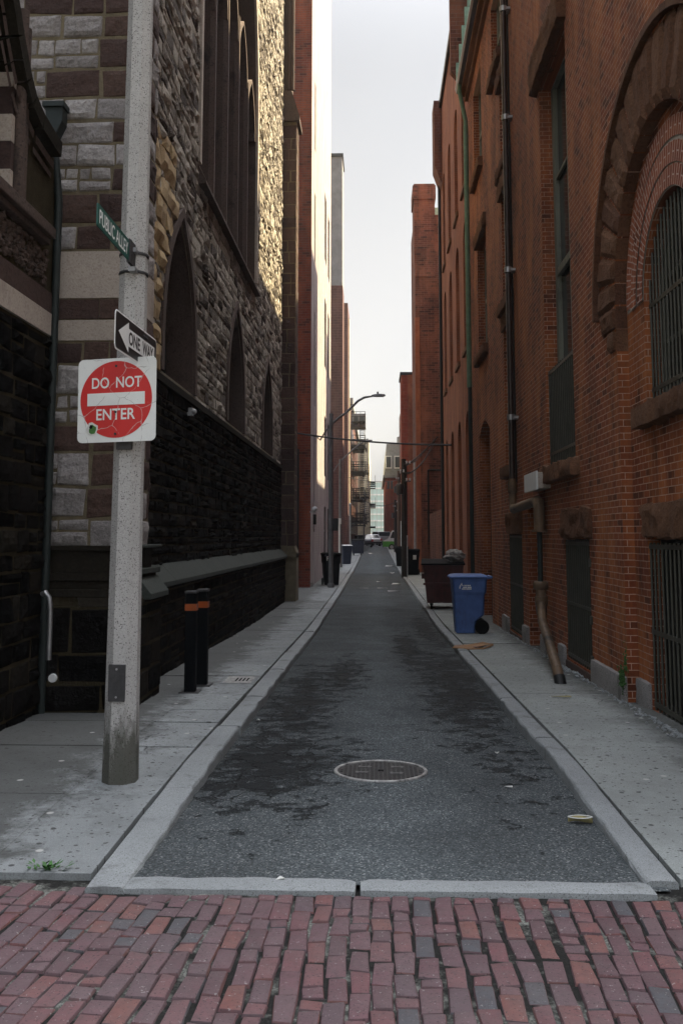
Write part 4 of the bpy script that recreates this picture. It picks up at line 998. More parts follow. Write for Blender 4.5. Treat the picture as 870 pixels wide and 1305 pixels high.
g = MB(); g.lathe([(.10, -.80), (.115, -.78), (.115, -.70), (.10, -.68)], (xo, ye, 0), 14); g.tube([(xo, ye, -.72), (xo - .01, ye - .05, -1.0), (xo - .05, ye - .35, -1.25), (bt_.x - .01, bt_.y + .12, -1.62), (bt_.x, bt_.y, bt_.z - .03)], [.085, .072, .066, .064, .066], 12); g.lathe([(.095, -1.04), (.098, -1.0), (.098, -.92), (.095, -.9)], (xo, ye - .03, 0), 14)
g.build('soil_pipe', M['pipe_brown'], dp, smooth=True)
g = MB(); g.tube([(xo - .012, ye - .06, -1.06), (xo - .028, ye - .2, -1.16)], [.083, .076], 12); g.tube([(bt_.x - .004, bt_.y + .06, -1.68), (bt_.x, bt_.y - .004, bt_.z - .02)], [.071, .074], 12); g.build('pipe_band', M['iron'], dp, smooth=True)
a_, b_ = atX(690, 598, XR - .16), atX(673, 628, XR - .16)
g = MB(); g.box(XR - .20, XR + .02, a_.y + .18, b_.y, b_.z + .02, a_.z - .03); mtr = g.build('meter_box', M['cream_stone'], r1, bevel=.008)
g = MB(); g.box(XR - .225, XR - .195, a_.y + .15, b_.y + .02, b_.z + .0, a_.z - .01); g.build('meter_door', M['white_paint'], mtr, bevel=.004)
# green copper downpipe at the far corner
g = MB(); x_ = 2.44
g.tube([(2.37, 25.0, 12.5), (2.38, 25.05, 12.25), (2.55, 25.2, 11.5), (2.55, 25.2, 11.2), (2.55, 25.2, 4.0)], [.05, .06, .06, .07, .07], 12); dp2 = g.build('downpipe', M['copper'], r1, smooth=True)
g = MB(); g.tube([(2.56, 25.2, 4.05), (2.56, 25.2, -1.95)], .055, 10); g.build('lower_pipe', M['copper_dark'], dp2, smooth=True)

# ------------------------------------------------------------------ the next buildings on the right
r2 = thing('brick_building', 'orange brick building with rows of small round-headed windows beyond the copper downpipe', 'building', (2.7, 31, -2))
ops2 = []
for py_, xs in (((600, 472), (576.5, 584.0, 592.0)),):
    pass
rows2 = [((-1.2), 3.0), (5.4, 8.6), (10.2, 13.2)]
cols2 = [(26.3, 27.5), (28.9, 30.1), (31.6, 32.8), (34.2, 35.3)]
for z0, z1 in rows2:
    for a, b in cols2: ops2.append(O(a, b, z0, z1, 'round', .22))
g = MB(); wall(g, mpR, 25.52, 36.4, -2.4, 16.7, ops2)
g.quad((XR, 25.52, -2.4), (14, 25.52, -2.4), (14, 25.52, 16.7), (XR, 25.52, 16.7)); g.quad((XR, 36.4, -2.4), (14, 36.4, -2.4), (14, 36.4, 16.7), (XR, 36.4, 16.7)); g.quad((14, 25.52, -2.4), (14, 36.4, -2.4), (14, 36.4, 16.7), (14, 25.52, 16.7))
g.build('wall', M['brick_two'], r2)
g = MB(); g.box(XR + .35, 13.9, 25.8, 36.2, -2.4, 16.65); g.build('interior', M['wood_dark'], r2)
g = MB(); g.box(XR - .10, 14, 25.5, 36.45, 16.7, 16.95); g.build('coping', M['iron'], r2)
for o in ops2: win(r2, mpR, o, 2, 2, 'wood_dark', 'glass', .07, .035)
for o in ops2:
    g = MB(); mbox(g, mpR, o['u0'] - .08, o['u1'] + .08, o['v0'] - .14, o['v0'] - .004, -.07, .1); g.build('sill', M['brownstone'], r2)
g = MB(); g.prism([(XR - .02, 36.5, 13.6), (XR - .30, 36.5, 14.4), (XR - .30, 36.5, 17.0), (XR - .02, 36.5, 17.0)], (0, -1.1, 0)); g.build('corbelled_chimney', M['brick_tower'], r2)
g = MB(); g.tube([(XR - .07, 36.2, 14), (XR - .07, 36.2, -2)], .06, 10); g.build('downpipe', M['iron'], r2, smooth=True)
g = MB(); g.box(4.3, 14, 36.5, 44.0, -2.3, 24.4); g.box(4.4, 14, 44.0, 50.8, -2.3, 15.5); g.build('hidden_shade_block', M['brick_two'], r2)  # unseen masses added to cast shadow on the pale left wall
g = MB(); g.box(2.9, 4.3, 36.6, 50.8, -2.2, 1.2); g.build('yard_wall', M['brick_tower'], r2)

r3 = thing('brick_tower', 'tall brown brick end wall with a broad chimney rising over the black bins', 'building', (6, 52, -2))
f_, s_, e_ = atY(527, 235, 51), atY(553.5, 265, 51), atY(570, 700, 51)
g = MB(); g.box(f_.x + .02, 14, 51, 56, -2.4, s_.z - .4); g.build('wall', M['brick_tower'], r3)
g = MB(); g.box(f_.x - .01, s_.x, 50.92, 53, 15.5, f_.z); g.box(f_.x - .07, s_.x + .06, 50.86, 53.1, f_.z - .9, f_.z - .1); g.prism([(f_.x + .03, 50.93, 14.3), (f_.x - .01, 50.93, 15.5), (s_.x, 50.93, 15.5), (s_.x, 50.93, 14.3)], (0, 1.6, 0)); g.build('chimney', M['brick_tower'], r3)
g = MB(); g.box(s_.x, 14, 50.95, 56, s_.z - .4, s_.z); g.build('coping', M['copper_light'], r3)
g = MB(); g.box(f_.x, f_.x + .25, 50.96, 51.4, -2, 12); g.build('corner_strip', M['brick_two'], r3)
q = atY(545, 592, 51); g = MB(); g.tube([(q.x, 50.94, q.z - .3), (q.x, 50.94, -.3)], .05, 8); g.tube([(q.x, 50.94, q.z - .3), (q.x + 1.0, 50.94, q.z - .3)], .05, 8); g.build('conduit', M['iron'], r3, smooth=True)
q = atY(533, 690, 51); g = MB(); g.tube([(q.x - .2, 50.9, 4.0), (q.x - .2, 50.9, -1.9)], .05, 8); g.build('downpipe', M['ceramic'], r3, smooth=True)

g = MB(); g.box(3.4, 14, 56.1, 79.5, -2.2, 18.0); g.build('hidden_shade_block', M['brick_tower'], r3)  # unseen block added to keep sun off the road and left pavement
r4 = thing('brick_building', 'plain red-orange brick block behind the utility poles with a flat top', 'building', (4, 80, -1.7))
f_ = atY(511, 478, 80)
g = MB(); g.box(f_.x, 14, 80, 84, -2.2, f_.z); g.box(3.5, 14, 84, 118, -2.2, f_.z - .3); g.build('wall', M['brick_far'], r4)  # the set-back second box is an unseen addition for shading
g = MB(); g.box(f_.x - .1, 14.1, 79.9, 84.1, f_.z, f_.z + .25); g.build('coping', M['iron'], r4)
g = MB(); g.box(f_.x + .55, f_.x + .95, 79.9, 79.99, -1.7, f_.z); g.build('corner_strip', M['brick_two'], r4)
g = MB(); g.box(3.6, 14, 118.2, 139, -1.6, 17.5); g.build('hidden_shade_block', M['brick_dusk'], r4)  # unseen block added to hold the far road in shadow

r5 = thing('mansard_building', 'red brick building with grey mansard roof closing the right side far down the alley', 'building', (3, 142, -1))
f_, m_ = atY(490, 566, 140), atY(490, 606, 140)
g = MB(); g.box(f_.x + .1, 12, 140, 175, -1.6, m_.z); g.build('wall', M['brick_far'], r5)
g = MB(); g.prism([(f_.x - .1, 139.8, m_.z), (f_.x + .25, 139.8, f_.z), (12, 139.8, f_.z), (12, 139.8, m_.z)], (0, 35.3, 0)); rf = g.build('roof', M['slate'], r5)
g = MB(); g.box(f_.x - .25, 12, 139.6, 175.2, m_.z - .35, m_.z + .05); g.build('cornice', M['grey_render'], r5)
a_, b_ = atY(509, 555, 142), atY(513, 575, 142); g = MB(); g.box(a_.x - .4, a_.x + .8, 141, 143, f_.z, f_.z + 1.2); g.build('chimney', M['grey_render'], rf)
for px_ in (495, 506):
    a_, b_ = atY(px_ - 4, 581, 139.7), atY(px_ + 4, 597, 139.7); g = MB(); g.box(a_.x, b_.x, 139.55, 139.9, b_.z, a_.z); fr = g.build('window', M['white_paint'], r5)
    g = MB(); g.box(a_.x + .12, b_.x - .12, 139.50, 139.6, b_.z + .15, a_.z - .15); g.build('pane', M['glass_pale'], fr)
a_, b_ = atY(493, 613, 139.95), atY(501, 623, 139.95); g = MB(); g.box(a_.x, b_.x, 139.9, 140.05, b_.z, a_.z); g.build('window', M['glass_pale'], r5)
for px_ in (497, 501): a_ = atY(px_, 640, 139.9); g = MB(); g.box(a_.x - .08, a_.x + .08, 139.85, 140.05, -1, m_.z - .4); g.build('pilaster', M['brick_two'], r5)

gt = thing('glass_tower', 'pale teal glass office tower at the far end of the alley', 'building', (0, 320, -1))
a_, b_ = atY(470, 614, 320), atY(492, 614, 320)
g = MB(); g.box(a_.x - 3, b_.x + 6, 320, 345, -2, a_.z); g.build('curtain_wall', M['teal_glass'], gt)
g = MB()
for i in range(9): z = 1 + i * (a_.z - 1) / 8; g.box(a_.x - 3.1, b_.x + 6.1, 319.8, 320.1, z - .25, z + .25)
g.build('floor_bands', M['white_paint'], gt)
g = MB()
for i in range(12): x = a_.x - 3 + i * 1.4; g.box(x - .08, x + .08, 319.75, 320.1, -1, a_.z)
g.build('mullions', M['ceramic'], gt)
# ------------------------------------------------------------------ buildings on the left beyond the church
l2 = thing('brick_building', 'crimson brick end wall and tall pale alley wall with slit windows past the church', 'building', (-3, 44, -2))
X2 = -2.50; mp2 = lambda u, v, d: (X2 - d, u, v)
g = MB(); g.quad((X2, 36.5, -2.4), (-9, 36.5, -2.4), (-9, 36.5, 34), (X2, 36.5, 34)); g.build('front_wall', M['brick_left'], l2)
ops = []
for a, b, z0, z1 in ((38.4, 39.0, .2, 4.2), (38.4, 39.0, 5.4, 9.4), (38.4, 39.0, 11.5, 14.5), (38.4, 39.0, 16.4, 19.4), (46.3, 47.9, -.9, 1.5), (46.3, 47.9, 3.0, 6.0), (46.3, 47.9, 8.5, 12.0), (46.3, 47.9, 14, 17.5), (49.6, 51.2, 3.0, 6.0), (49.6, 51.2, 8.5, 12.0), (49.6, 51.2, 14, 17.5), (49.6, 51.2, -.9, 1.5)): ops.append(O(a, b, z0, z1, dep=.12))
g = MB(); wall(g, mp2, 36.5, 53, -2.4, 34, ops); g.quad((X2, 53, -2.4), (-9, 53, -2.4), (-9, 53, 34), (X2, 53, 34)); g.quad((-9, 36.5, -2.4), (-9, 53, -2.4), (-9, 53, 34), (-9, 36.5, 34)); g.quad((X2, 36.5, 34), (X2, 53, 34), (-9, 53, 34), (-9, 36.5, 34)); g.build('alley_wall', M['brick_pale'], l2)
for o in ops: win(l2, mp2, o, 1, 2, 'wood_dark', 'glass', .08, .05)
for px_, w_ in ((377.5, .05), (380, .04)): a_ = atY(px_, 600, 36.42); g = MB(); g.tube([(a_.x, 36.42, 3.4), (a_.x, 36.42, -1.9)], w_, 8); g.build('downpipe', M['iron'], l2, smooth=True)
a_ = atX(401, 649, X2 + .2); g = MB(); g.ball((X2 + .2, a_.y, a_.z), .11, .11, .11); g.bar((X2, a_.y, a_.z - .1), (X2 + .2, a_.y, a_.z - .1), .04); g.build('wall_lamp', M['ceramic'], l2, smooth=True)
a_ = atX(401, 662, X2 + .06); g = MB(); g.box(X2 - .01, X2 + .12, a_.y - .15, a_.y + .15, a_.z - .2, a_.z + .2); g.build('meter_box', M['iron'], l2)
a_ = atG(389, 751); g = MB(); g.rough(a_.x - .28, a_.x + .14, 36.9, 37.9, -2.1, sz(37) + .17, amp=.008, res=.1, rnd=.01); g.build('doorstep', M['granite'], l2)
l3 = thing('grey_tower', 'tall narrow grey rendered block rising beyond the pale brick wall', 'building', (-3, 71, -1.8))
a_, b_ = atY(420, 200, 70), atY(436, 200, 70)
g = MB(); g.box(-9, b_.x, 70, 73, -2.3, a_.z); g.build('wall', M['grey_render'], l3)
g = MB(); g.box(-9, b_.x + .08, 69.9, 73.1, a_.z, a_.z + .25); g.build('coping', M['iron'], l3)
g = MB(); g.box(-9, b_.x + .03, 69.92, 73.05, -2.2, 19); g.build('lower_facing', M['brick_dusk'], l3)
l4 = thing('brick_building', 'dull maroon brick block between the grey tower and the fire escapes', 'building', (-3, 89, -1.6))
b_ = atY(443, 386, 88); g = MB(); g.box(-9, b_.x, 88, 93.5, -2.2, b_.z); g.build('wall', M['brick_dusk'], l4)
g = MB(); g.box(b_.x - .0, b_.x + .1, 90, 91.2, 2, b_.z - 1); g.build('stair_window', M['yellow_render'], l4)
l5 = thing('brick_building', 'scarlet brick building carrying a stack of black iron fire escapes', 'building', (-3, 105, -1.4))
b_ = atY(446.5, 520, 94); XF = b_.x
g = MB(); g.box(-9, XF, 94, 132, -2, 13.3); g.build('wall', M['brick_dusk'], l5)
g = MB(); g.box(-9, XF + .25, 93.8, 132, 13.3, 13.9); g.build('cornice', M['slate'], l5)
for z in (-.2, 2.9, 5.9, 8.9):
    for y0 in (95, 99.5, 104, 110, 116, 122): g = MB(); g.box(XF - .03, XF + .05, y0, y0 + 1.6, z + .5, z + 2.4); g.build('window', M['glass'], l5)
def fire_escape(y0, y1, out, levels):
    g0 = MB(); x0, x1 = XF + .04, XF + out
    fe = None
    for i, z in enumerate(levels):
        g = MB(); g.box(x0, x1, y0, y1, z - .10, z)
        for x in (x0 + .02, x1 - .02): g.bar((x, y0, z - .16), (x, y1, z - .16), .06, .12)
        o = g.build('platform', M['iron'], l5)
        g = MB()
        for h in (.45, .95): 
            g.bar((x1, y0, z + h), (x1, y1, z + h), .05); g.bar((x0, y0, z + h), (x1, y0, z + h), .05); g.bar((x0, y1, z + h), (x1, y1, z + h), .05)
        n = 9
        for k in range(n + 1): y = y0 + (y1 - y0) * k / n; g.bar((x1, y, z), (x1, y, z + .95), .03)
        for k in range(4): x = x0 + (x1 - x0) * k / 3; g.bar((x, y0, z), (x, y0, z + .95), .035)
        g.build('railing', M['iron'], o)
        if i + 1 < len(levels):
            z2 = levels[i + 1]; g = MB()
            for x in (x1 - .55, x1 - .08): g.bar((x, y0 + .3, z), (x, y1 - .4, z2), .05, .16)
            for k in range(1, 11): t_ = k / 11; g.box(x1 - .55, x1 - .08, y0 + .2 + (y1 - y0 - .7) * t_, y0 + .42 + (y1 - y0 - .7) * t_, z + (z2 - z) * t_ - .02, z + (z2 - z) * t_ + .02)
            g.bar((x1 - .04, y0 + .3, z + .9), (x1 - .04, y1 - .4, z2 + .9), .04); g.build('stair', M['iron'], o)
fire_escape(95, 99, 1.45, (1.2, 3.7, 6.6, 9.3, 11.7)); fire_escape(101, 105, 1.35, (1.6, 4.2, 6.8, 9.4)); fire_escape(108, 112, 1.5, (1.6, 4.6, 7.6, 10.2)); fire_escape(116, 120, 1.7, (1.9, 4.9, 7.9))
a_, b_ = atY(447, 528, 96.5), atY(467, 545, 96.5)
g = MB(); g.box(XF - .5, XF + 1.5, 96, 98.5, b_.z, a_.z); rc = g.build('roof_cabin', M['slate'], l5)
for k in range(3): g = MB(); x = XF - .3 + k * .6; g.box(x, x + .4, 95.94, 96.02, b_.z + .25, a_.z - .25); g.build('window', M['glass_pale'], rc)
l6 = thing('rendered_building', 'pale yellow rendered building past the fire escapes', 'building', (-3, 136, -.9))
a_ = atY(470, 560, 135); g = MB(); g.box(-9, a_.x, 135, 175, -1.5, a_.z); g.build('wall', M['yellow_render'], l6)
for z in (1.5, 4.8, 8.0):
    for y0 in (137, 142, 148, 155): g = MB(); g.box(a_.x, a_.x + .9, y0, y0 + 2.4, z - .1, z); g.box(a_.x + .85, a_.x + .9, y0, y0 + 2.4, z, z + .9); g.build('balcony', M['iron'], l6)
l7 = thing('office_building', 'grey stone office block far down the left side', 'building', (-8, 240, -.7))
g = MB(); g.box(-14, -2.4, 235, 300, -1.5, 14); g.build('wall', M['cream_stone'], l7)
g = MB()
for i in range(5): g.box(-14, -2.3, 234.9, 300, .6 + i * 2.7, 2.0 + i * 2.7)
g.build('window_band', M['glass_pale'], l7)

# ------------------------------------------------------------------ the concrete post and its three signs
pb = atG(153.5, 993, lift(6.75)); Yp = pb.y
po = thing('lamp_post', 'octagonal speckled concrete post carrying the traffic signs at the left kerb', 'post', (pb.x, pb.y, pb.z))
pt = atY(181, -40, Yp)
dirp = (pt - pb)
def pole_at(z): return pb + dirp * ((z - pb.z) / dirp.z)
g = MB(); zs_ = [pb.z - .1, pb.z + .25, pb.z + .5, 0, 1.2, 2.4, 3.6, 5.0, 6.5, 8.0]
g.tube([pole_at(z) for z in zs_], [.128, .124, .120, .112, .106, .100, .095, .089, .083, .077], 8); g.build('shaft', M['pole_conc'], po)
q = pole_at(pb.z + .62)
a_, b_ = atY(139, 847, Yp - .12), atY(159, 894, Yp - .12)
g = MB(); g.box(a_.x, b_.x, q.y - .128, q.y - .10, b_.z, a_.z); pl = g.build('access_panel', M['plain'] if 'plain' in M else M['cast'], po, bevel=.003)
g = MB()
for z in (a_.z - .03, b_.z + .03): g.lathe([(.008, -.004), (.006, .004)], ((a_.x + b_.x) / 2, q.y - .130, z), 10, 'y')
g.build('screw', M['steel'], pl)

def rrect(w_, h_, r_, n=6):
    P = []
    for cx, cy, a0 in ((w_ / 2 - r_, h_ / 2 - r_, 0), (-w_ / 2 + r_, h_ / 2 - r_, 90), (-w_ / 2 + r_, -h_ / 2 + r_, 180), (w_ / 2 - r_, -h_ / 2 + r_, 270)):
        P += [(cx + r_ * math.cos(rad(a0 + 90 * i / n)), cy + r_ * math.sin(rad(a0 + 90 * i / n))) for i in range(n + 1)]
    return P
def plate(poly, c, e1, e2, d0, d1):
    n = e1.cross(e2); g = MB(); g.prism([c + e1 * x + e2 * y + n * d0 for x, y in poly], n * (d1 - d0)); return g

c = atY(148.8, 509.5, Yp - .15); yaw = rad(11)
e1 = Vector((math.cos(yaw), -math.sin(yaw), .012)).normalized(); e2 = Vector((.014, 0, 1)); e2 = (e2 - e1 * e2.dot(e1)).normalized(); nn = e1.cross(e2)
sd_ = thing('do_not_enter_sign', 'square white sign with red disc reading DO NOT ENTER on the concrete post', 'traffic sign', c)
W_ = .605
plate(rrect(W_, W_, .04), c, e1, e2, -.004, 0).build('plate', M['sign_white'], sd_)
disc = plate([(W_ * .458 * math.cos(2 * math.pi * i / 64), W_ * .458 * math.sin(2 * math.pi * i / 64)) for i in range(64)], c - e1 * .004 + e2 * .004, e1, e2, .0005, .0022).build('red_disc', M['sign_red'], sd_)
plate([(-.222, -.038), (.222, -.038), (.222, .052), (-.222, .052)], c - e1 * .004, e1, e2, .0025, .0042).build('white_bar', M['sign_white'], disc)
text_mb('DO', .1, c - e1 * .192 + e2 * .086, e1, e2, .0035, (.134, .080), .0015).build('lettering', M['sign_white'], disc)
text_mb('NOT', .1, c - e1 * .004 + e2 * .086, e1, e2, .0035, (.198, .080), .0015).build('lettering', M['sign_white'], disc)
text_mb('ENTER', .1, c - e1 * .154 - e2 * .143, e1, e2, .0035, (.30, .080), .0015).build('lettering', M['sign_white'], disc)
g = MB()
for x, y in ((-.004, .245), (-.004, -.088), (-.004, -.245)):
    k = c + e1 * x + e2 * y; g.prism([k + nn * .003 + e1 * .009 * math.cos(i * math.pi / 4) + e2 * .009 * math.sin(i * math.pi / 4) for i in range(8)], nn * .007)
g.build('bolt', M['cast'], sd_)
k = c - e1 * .185 - e2 * .205; poly = [(.045 * math.cos(i * .5236) * (1 + .15 * math.sin(i * 2.1)), .048 * math.sin(i * .5236) * (1 + .12 * math.cos(i * 1.7))) for i in range(12)]
st = plate(poly, k, e1, e2, .0026, .0034).build('sticker', M['paper'], sd_)
plate([(x * .62 + .004, y * .72 - .004) for x, y in poly], k, e1, e2, .0036, .0044).build('sticker_print', M['weed'], st)
plate([(x * .3 - .008, y * .3 + .016) for x, y in poly], k, e1, e2, .0046, .0050).build('sticker_print', M['rubber'], st)
zc = c.z - W_ / 2; k = pole_at(zc - .02); g = MB(); g.box(k.x - .06, k.x + .05, c.y - .0 + .02, k.y - .05, zc - .05, zc + .03); g.build('bracket', M['cast'], sd_)

A_, B_ = atX(147, 414, -1.705), atX(199, 459, -1.672)
mid = (A_ + B_) / 2; e1 = (B_ - A_); e1.z = 0; Lw = e1.length; e1.normalize(); e2 = Vector((0, 0, 1)); n1 = e1.cross(e2); hh = .268
so_ = thing('one_way_sign', 'black and white ONE WAY arrow sign seen edge on above the square sign', 'traffic sign', mid)
plate(rrect(Lw, hh, .035), mid, e1, e2, -.004, 0).build('plate', M['letter_white'], so_)
bd = plate(rrect(Lw - .022, hh - .022, .028), mid, e1, e2, .0004, .0015).build('black_face', M['sign_black'], so_)
k = Lw / 2
plate([(-k + .07, 0), (-k + .30, .105), (-k + .30, .062), (k - .06, .062), (k - .06, -.062), (-k + .30, -.062), (-k + .30, -.105)], mid, e1, e2, .0018, .0028).build('arrow', M['letter_white'], bd)
text_mb('ONE', .1, mid + e1 * (-k + .30) - e2 * .047, e1, e2, .0036, (Lw * .27, .094), .003).build('lettering', M['letter_black'], bd)
text_mb('WAY', .1, mid + e1 * (-k + .34 + Lw * .29) - e2 * .047, e1, e2, .0036, (Lw * .28, .094), .003).build('lettering', M['letter_black'], bd)
zb = mid.z - .155; g = MB(); k_ = pole_at(zb)
def strap(z, r_=.113, h=.012):
    g_ = MB(); k_ = pole_at(z); n = 24
    g_.lathe([(r_, -h), (r_ + .003, 0), (r_, h)], k_, 24); return g_
strap(zb).build('strap', M['cast'], so_)
strap(mid.z + .09).build('strap', M['cast'], so_)
g = MB(); kk = pole_at(mid.z + .05); g.bar((kk.x + .08, kk.y, mid.z + .05), (mid.x - .003, kk.y, mid.z + .05), .03); g.build('bracket', M['steel'], so_)

A_, B_ = atX(124, 272, -1.755), atX(164.5, 320, -1.755)
mid = (A_ + B_) / 2; e1 = (B_ - A_); e1.z = 0; Lw = e1.length; e1.normalize(); hh = .150
ss = thing('street_name_sign', 'green street name blade reading PUBLIC ALLEY near the top of the post', 'street sign', mid)
g = plate(rrect(Lw, hh, .012), mid, e1, e2, -.004, .004); bl = g.build('blade', M['sign_green'], ss)
text_mb('PUBLIC ALLEY', .1, mid - e1 * (Lw * .45) - e2 * .048, e1, e2, .0050, (Lw * .90, .096), .001).build('lettering', M['letter_white'], bl)
n_ = e1.cross(e2)
text_mb('PUBLIC ALLEY', .1, mid + e1 * (Lw * .45) - e2 * .048, -e1, e2, .0050, (Lw * .90, .096), .001).build('lettering', M['letter_white'], bl)
for dz in (.05, -.05 - .04):
    z = mid.z - .02 + dz; strap(z, .107, .010).build('strap', M['cast'], ss)
    k_ = pole_at(z); g = MB(); g.box(mid.x - .02, mid.x + .03, k_.y - .17, k_.y - .09, z - .016, z + .016); g.build('clamp', M['steel'], ss)
g = MB(); k_ = pole_at(mid.z); g.box(mid.x - .012, mid.x + .012, B_.y - .015, k_.y - .08, mid.z - .085, mid.z + .085); g.build('bracket', M['cast'], ss)

# ------------------------------------------------------------------ street furniture on the pavements
def bollard(px, py, pyt, label):
    b = atG(px, py); o = thing('bollard', label, 'bollard', b, 0, 'bollards by the church wall'); H = 1.12; q = .062
    g = MB(); g.box(-q, q, -q, q, -.05, H - .02); g.build('post', M['plastic_black'], o, local=True, bevel=.01)
    g = MB(); g.prism([(-q - .006, -q - .006, H - .02), (q + .006, -q - .006, H - .02), (q + .006, q + .006, H - .02), (-q - .006, q + .006, H - .02)], (0, 0, .03)); g.build('cap', M['cast'], o, local=True, bevel=.006)
    g = MB(); z = H - .21; g.box(-q - .003, q + .003, -q - .003, q + .003, z, z + .075); g.build('reflector', M['orange'], o, local=True)
    g = MB(); g.box(-.11, .11, -.11, .11, -.005, .012); g.build('base_plate', M['cast'], o, local=True, bevel=.003)
    return o
bollard(242.5, 882, 752, 'black square bollard with orange band, nearer of the pair by the church')
bollard(257.5, 873, 748, 'black square bollard with orange band, farther of the pair by the church')
b = atG(305, 867); o = thing('utility_cover', 'pale rectangular utility cover set in the left pavement beyond the bollards', 'cover', (b.x, b.y, b.z))
g = MB(); g.box(-.20, .20, -.30, .30, -.02, .006); g.build('frame', M['kerb'], o, local=True, bevel=.002)
g = MB(); g.box(-.17, .17, -.27, .27, .004, .010); lid = g.build('lid', M['castring'], o, local=True)
g = MB()
for i in range(4): g.box(-.04 + i * .045, -.02 + i * .045, -.12, .12, .009, .012)
g.build('grip_slots', M['rubber'], lid, local=True)
cy_ = atG(485, 985, 0); o = thing('manhole_cover', 'round iron manhole cover with worn bright rim in the middle of the alley', 'manhole cover', (cy_.x, cy_.y, gz(cy_.y)))
sl_ = (gz(cy_.y + .4) - gz(cy_.y - .4)) / .8; o.rotation_euler = (math.atan(sl_), 0, 0)
rm = .355
g = MB(); g.lathe([(rm - .028, -.03), (rm - .028, .014), (rm - .022, .018), (rm - .006, .018), (rm, .012), (rm, -.03)], (0, 0, .006), 72); g.f = g.f[:-2]; g.build('rim', M['castring'], o, local=True, smooth=True)
g = MB(); g.lathe([(rm - .032, -.03), (rm - .032, .008)], (0, 0, .006), 72); ld = g.build('lid', M['cast'], o, local=True)
g = MB()
for i in range(-9, 10):
    for j in range(-9, 10):
        x, y = i * .033, j * .033
        if x * x + y * y < .30 ** 2 and not (abs(x) < .03 and abs(y) < .03): g.obox((x, y, .016), (.011, .0, 0), (0, .011, 0), (0, 0, .003))
g.build('tread_studs', M['cast'], ld, local=True)
g = MB()
for x, y in ((-.12, .11), (.13, .11), (-.14, -.07), (.12, -.09)): g.box(x - .05, x + .05, y - .012, y + .012, .017, .0225); g.box(x - .05, x - .03, y - .03, y + .03, .017, .0225); g.box(x + .02, x + .04, y - .03, y + .03, .017, .0225)
g.build('raised_marks', M['castmark'], ld, local=True)
g = MB(); g.box(-.02, .02, -.02, .02, .016, .0205); g.build('pick_hole', M['rubber'], ld, local=True)

def cart(label, loc, rz, mb_, ml, group=None, name='wheelie_bin', W=.60, Dp=.70, H=1.12, cat='bin'):
    o = thing(name, label, cat, loc, rz, group); s = H / 1.12; kd = Dp / .70; kw = W / .60
    lev = [(.015, -.285, .10, .235), (.24, -.30, .12, .245), (.30, -.305, .20, .248), (.36, -.31, .285, .25), (.74, -.335, .30, .268), (.80, -.34, .335, .285), (1.0, -.355, .345, .292), (1.035, -.37, .36, .302), (1.06, -.37, .36, .302)]
    g = MB()
    ch_ = .035
    for z, y0, y1, hw in lev:
        y0 *= kd; y1 *= kd; hw *= kw
        for x, y in ((-hw + ch_, y0), (hw - ch_, y0), (hw, y0 + ch_), (hw, y1 - ch_), (hw - ch_, y1), (-hw + ch_, y1), (-hw, y1 - ch_), (-hw, y0 + ch_)): g.v.append(Vector((x, y, z * s)))
    n = 8
    for i in range(len(lev) - 1):
        for j in range(n): g.f.append((i * n + j, i * n + (j + 1) % n, (i + 1) * n + (j + 1) % n, (i + 1) * n + j))
    g.f.append(tuple(reversed(range(n)))); g.f.append(tuple((len(lev) - 1) * n + j for j in range(n)))
    bd_ = g.build('body', mb_, o, local=True, bevel=.012)
    g = MB(); a, b2 = -.41 * kd, .36 * kd; hw = .315 * kw; k = 0
    for z, e in ((1.062, 0), (1.095, 0), (1.125, .05), (1.14, .13)):
        for x, y in ((-hw + e, a + e), (hw - e, a + e), (hw - e, b2 - e * .6), (-hw + e, b2 - e * .6)): g.v.append(Vector((x, y, z * s)))
    for i in range(3):
        for j in range(4): g.f.append((i * 4 + j, i * 4 + (j + 1) % 4, (i + 1) * 4 + (j + 1) % 4, (i + 1) * 4 + j))
    g.f.append((3, 2, 1, 0)); g.f.append((12, 13, 14, 15)); g.build('lid', ml, o, local=True, bevel=.010)
    g = MB(); g.tube([(-.27 * kw, .36 * kd, 1.06 * s), (-.27 * kw, .45 * kd, 1.085 * s), (.27 * kw, .45 * kd, 1.085 * s), (.27 * kw, .36 * kd, 1.06 * s)], .022, 8); g.build('handle', ml, o, local=True, smooth=True)
    for sx in (-1, 1):
        g = MB(); g.lathe([(.05, -.03), (.125, -.03), (.14, -.015), (.14, .015), (.125, .03), (.05, .03)], (sx * .255 * kw, .235 * kd, .14), 24, 'x'); wl_ = g.build('wheel', M['rubber'], o, local=True, smooth=True)
        g = MB(); g.lathe([(.02, -.034), (.06, -.036), (.06, .036), (.02, .034)], (sx * .255 * kw, .235 * kd, .14), 16, 'x'); g.build('hub', M['plastic_black'], wl_, local=True)
    g = MB(); g.tube([(-.26 * kw, .235 * kd, .14), (.26 * kw, .235 * kd, .14)], .014, 8); g.build('axle', M['cast'], o, local=True)
    return o
b = atG(600, 808)
bb = cart('bright blue plastic recycling bin with closed lid, standing side on by the brick wall', (b.x - .01, b.y + .30, sz(b.y + .3)), rad(-90), M['plastic_blue'], M['plastic_blue'], None, 'recycling_bin', .66, .67, 1.14)
g = MB(); X0 = .322
def lm(ya, yb, za, zb): g.box(X0 - .02, X0 + .003 - 0, ya, yb, za, zb)
body = [c_ for c_ in bb.children if c_.name.startswith('body')][0]
y0, z0 = -.19, .90
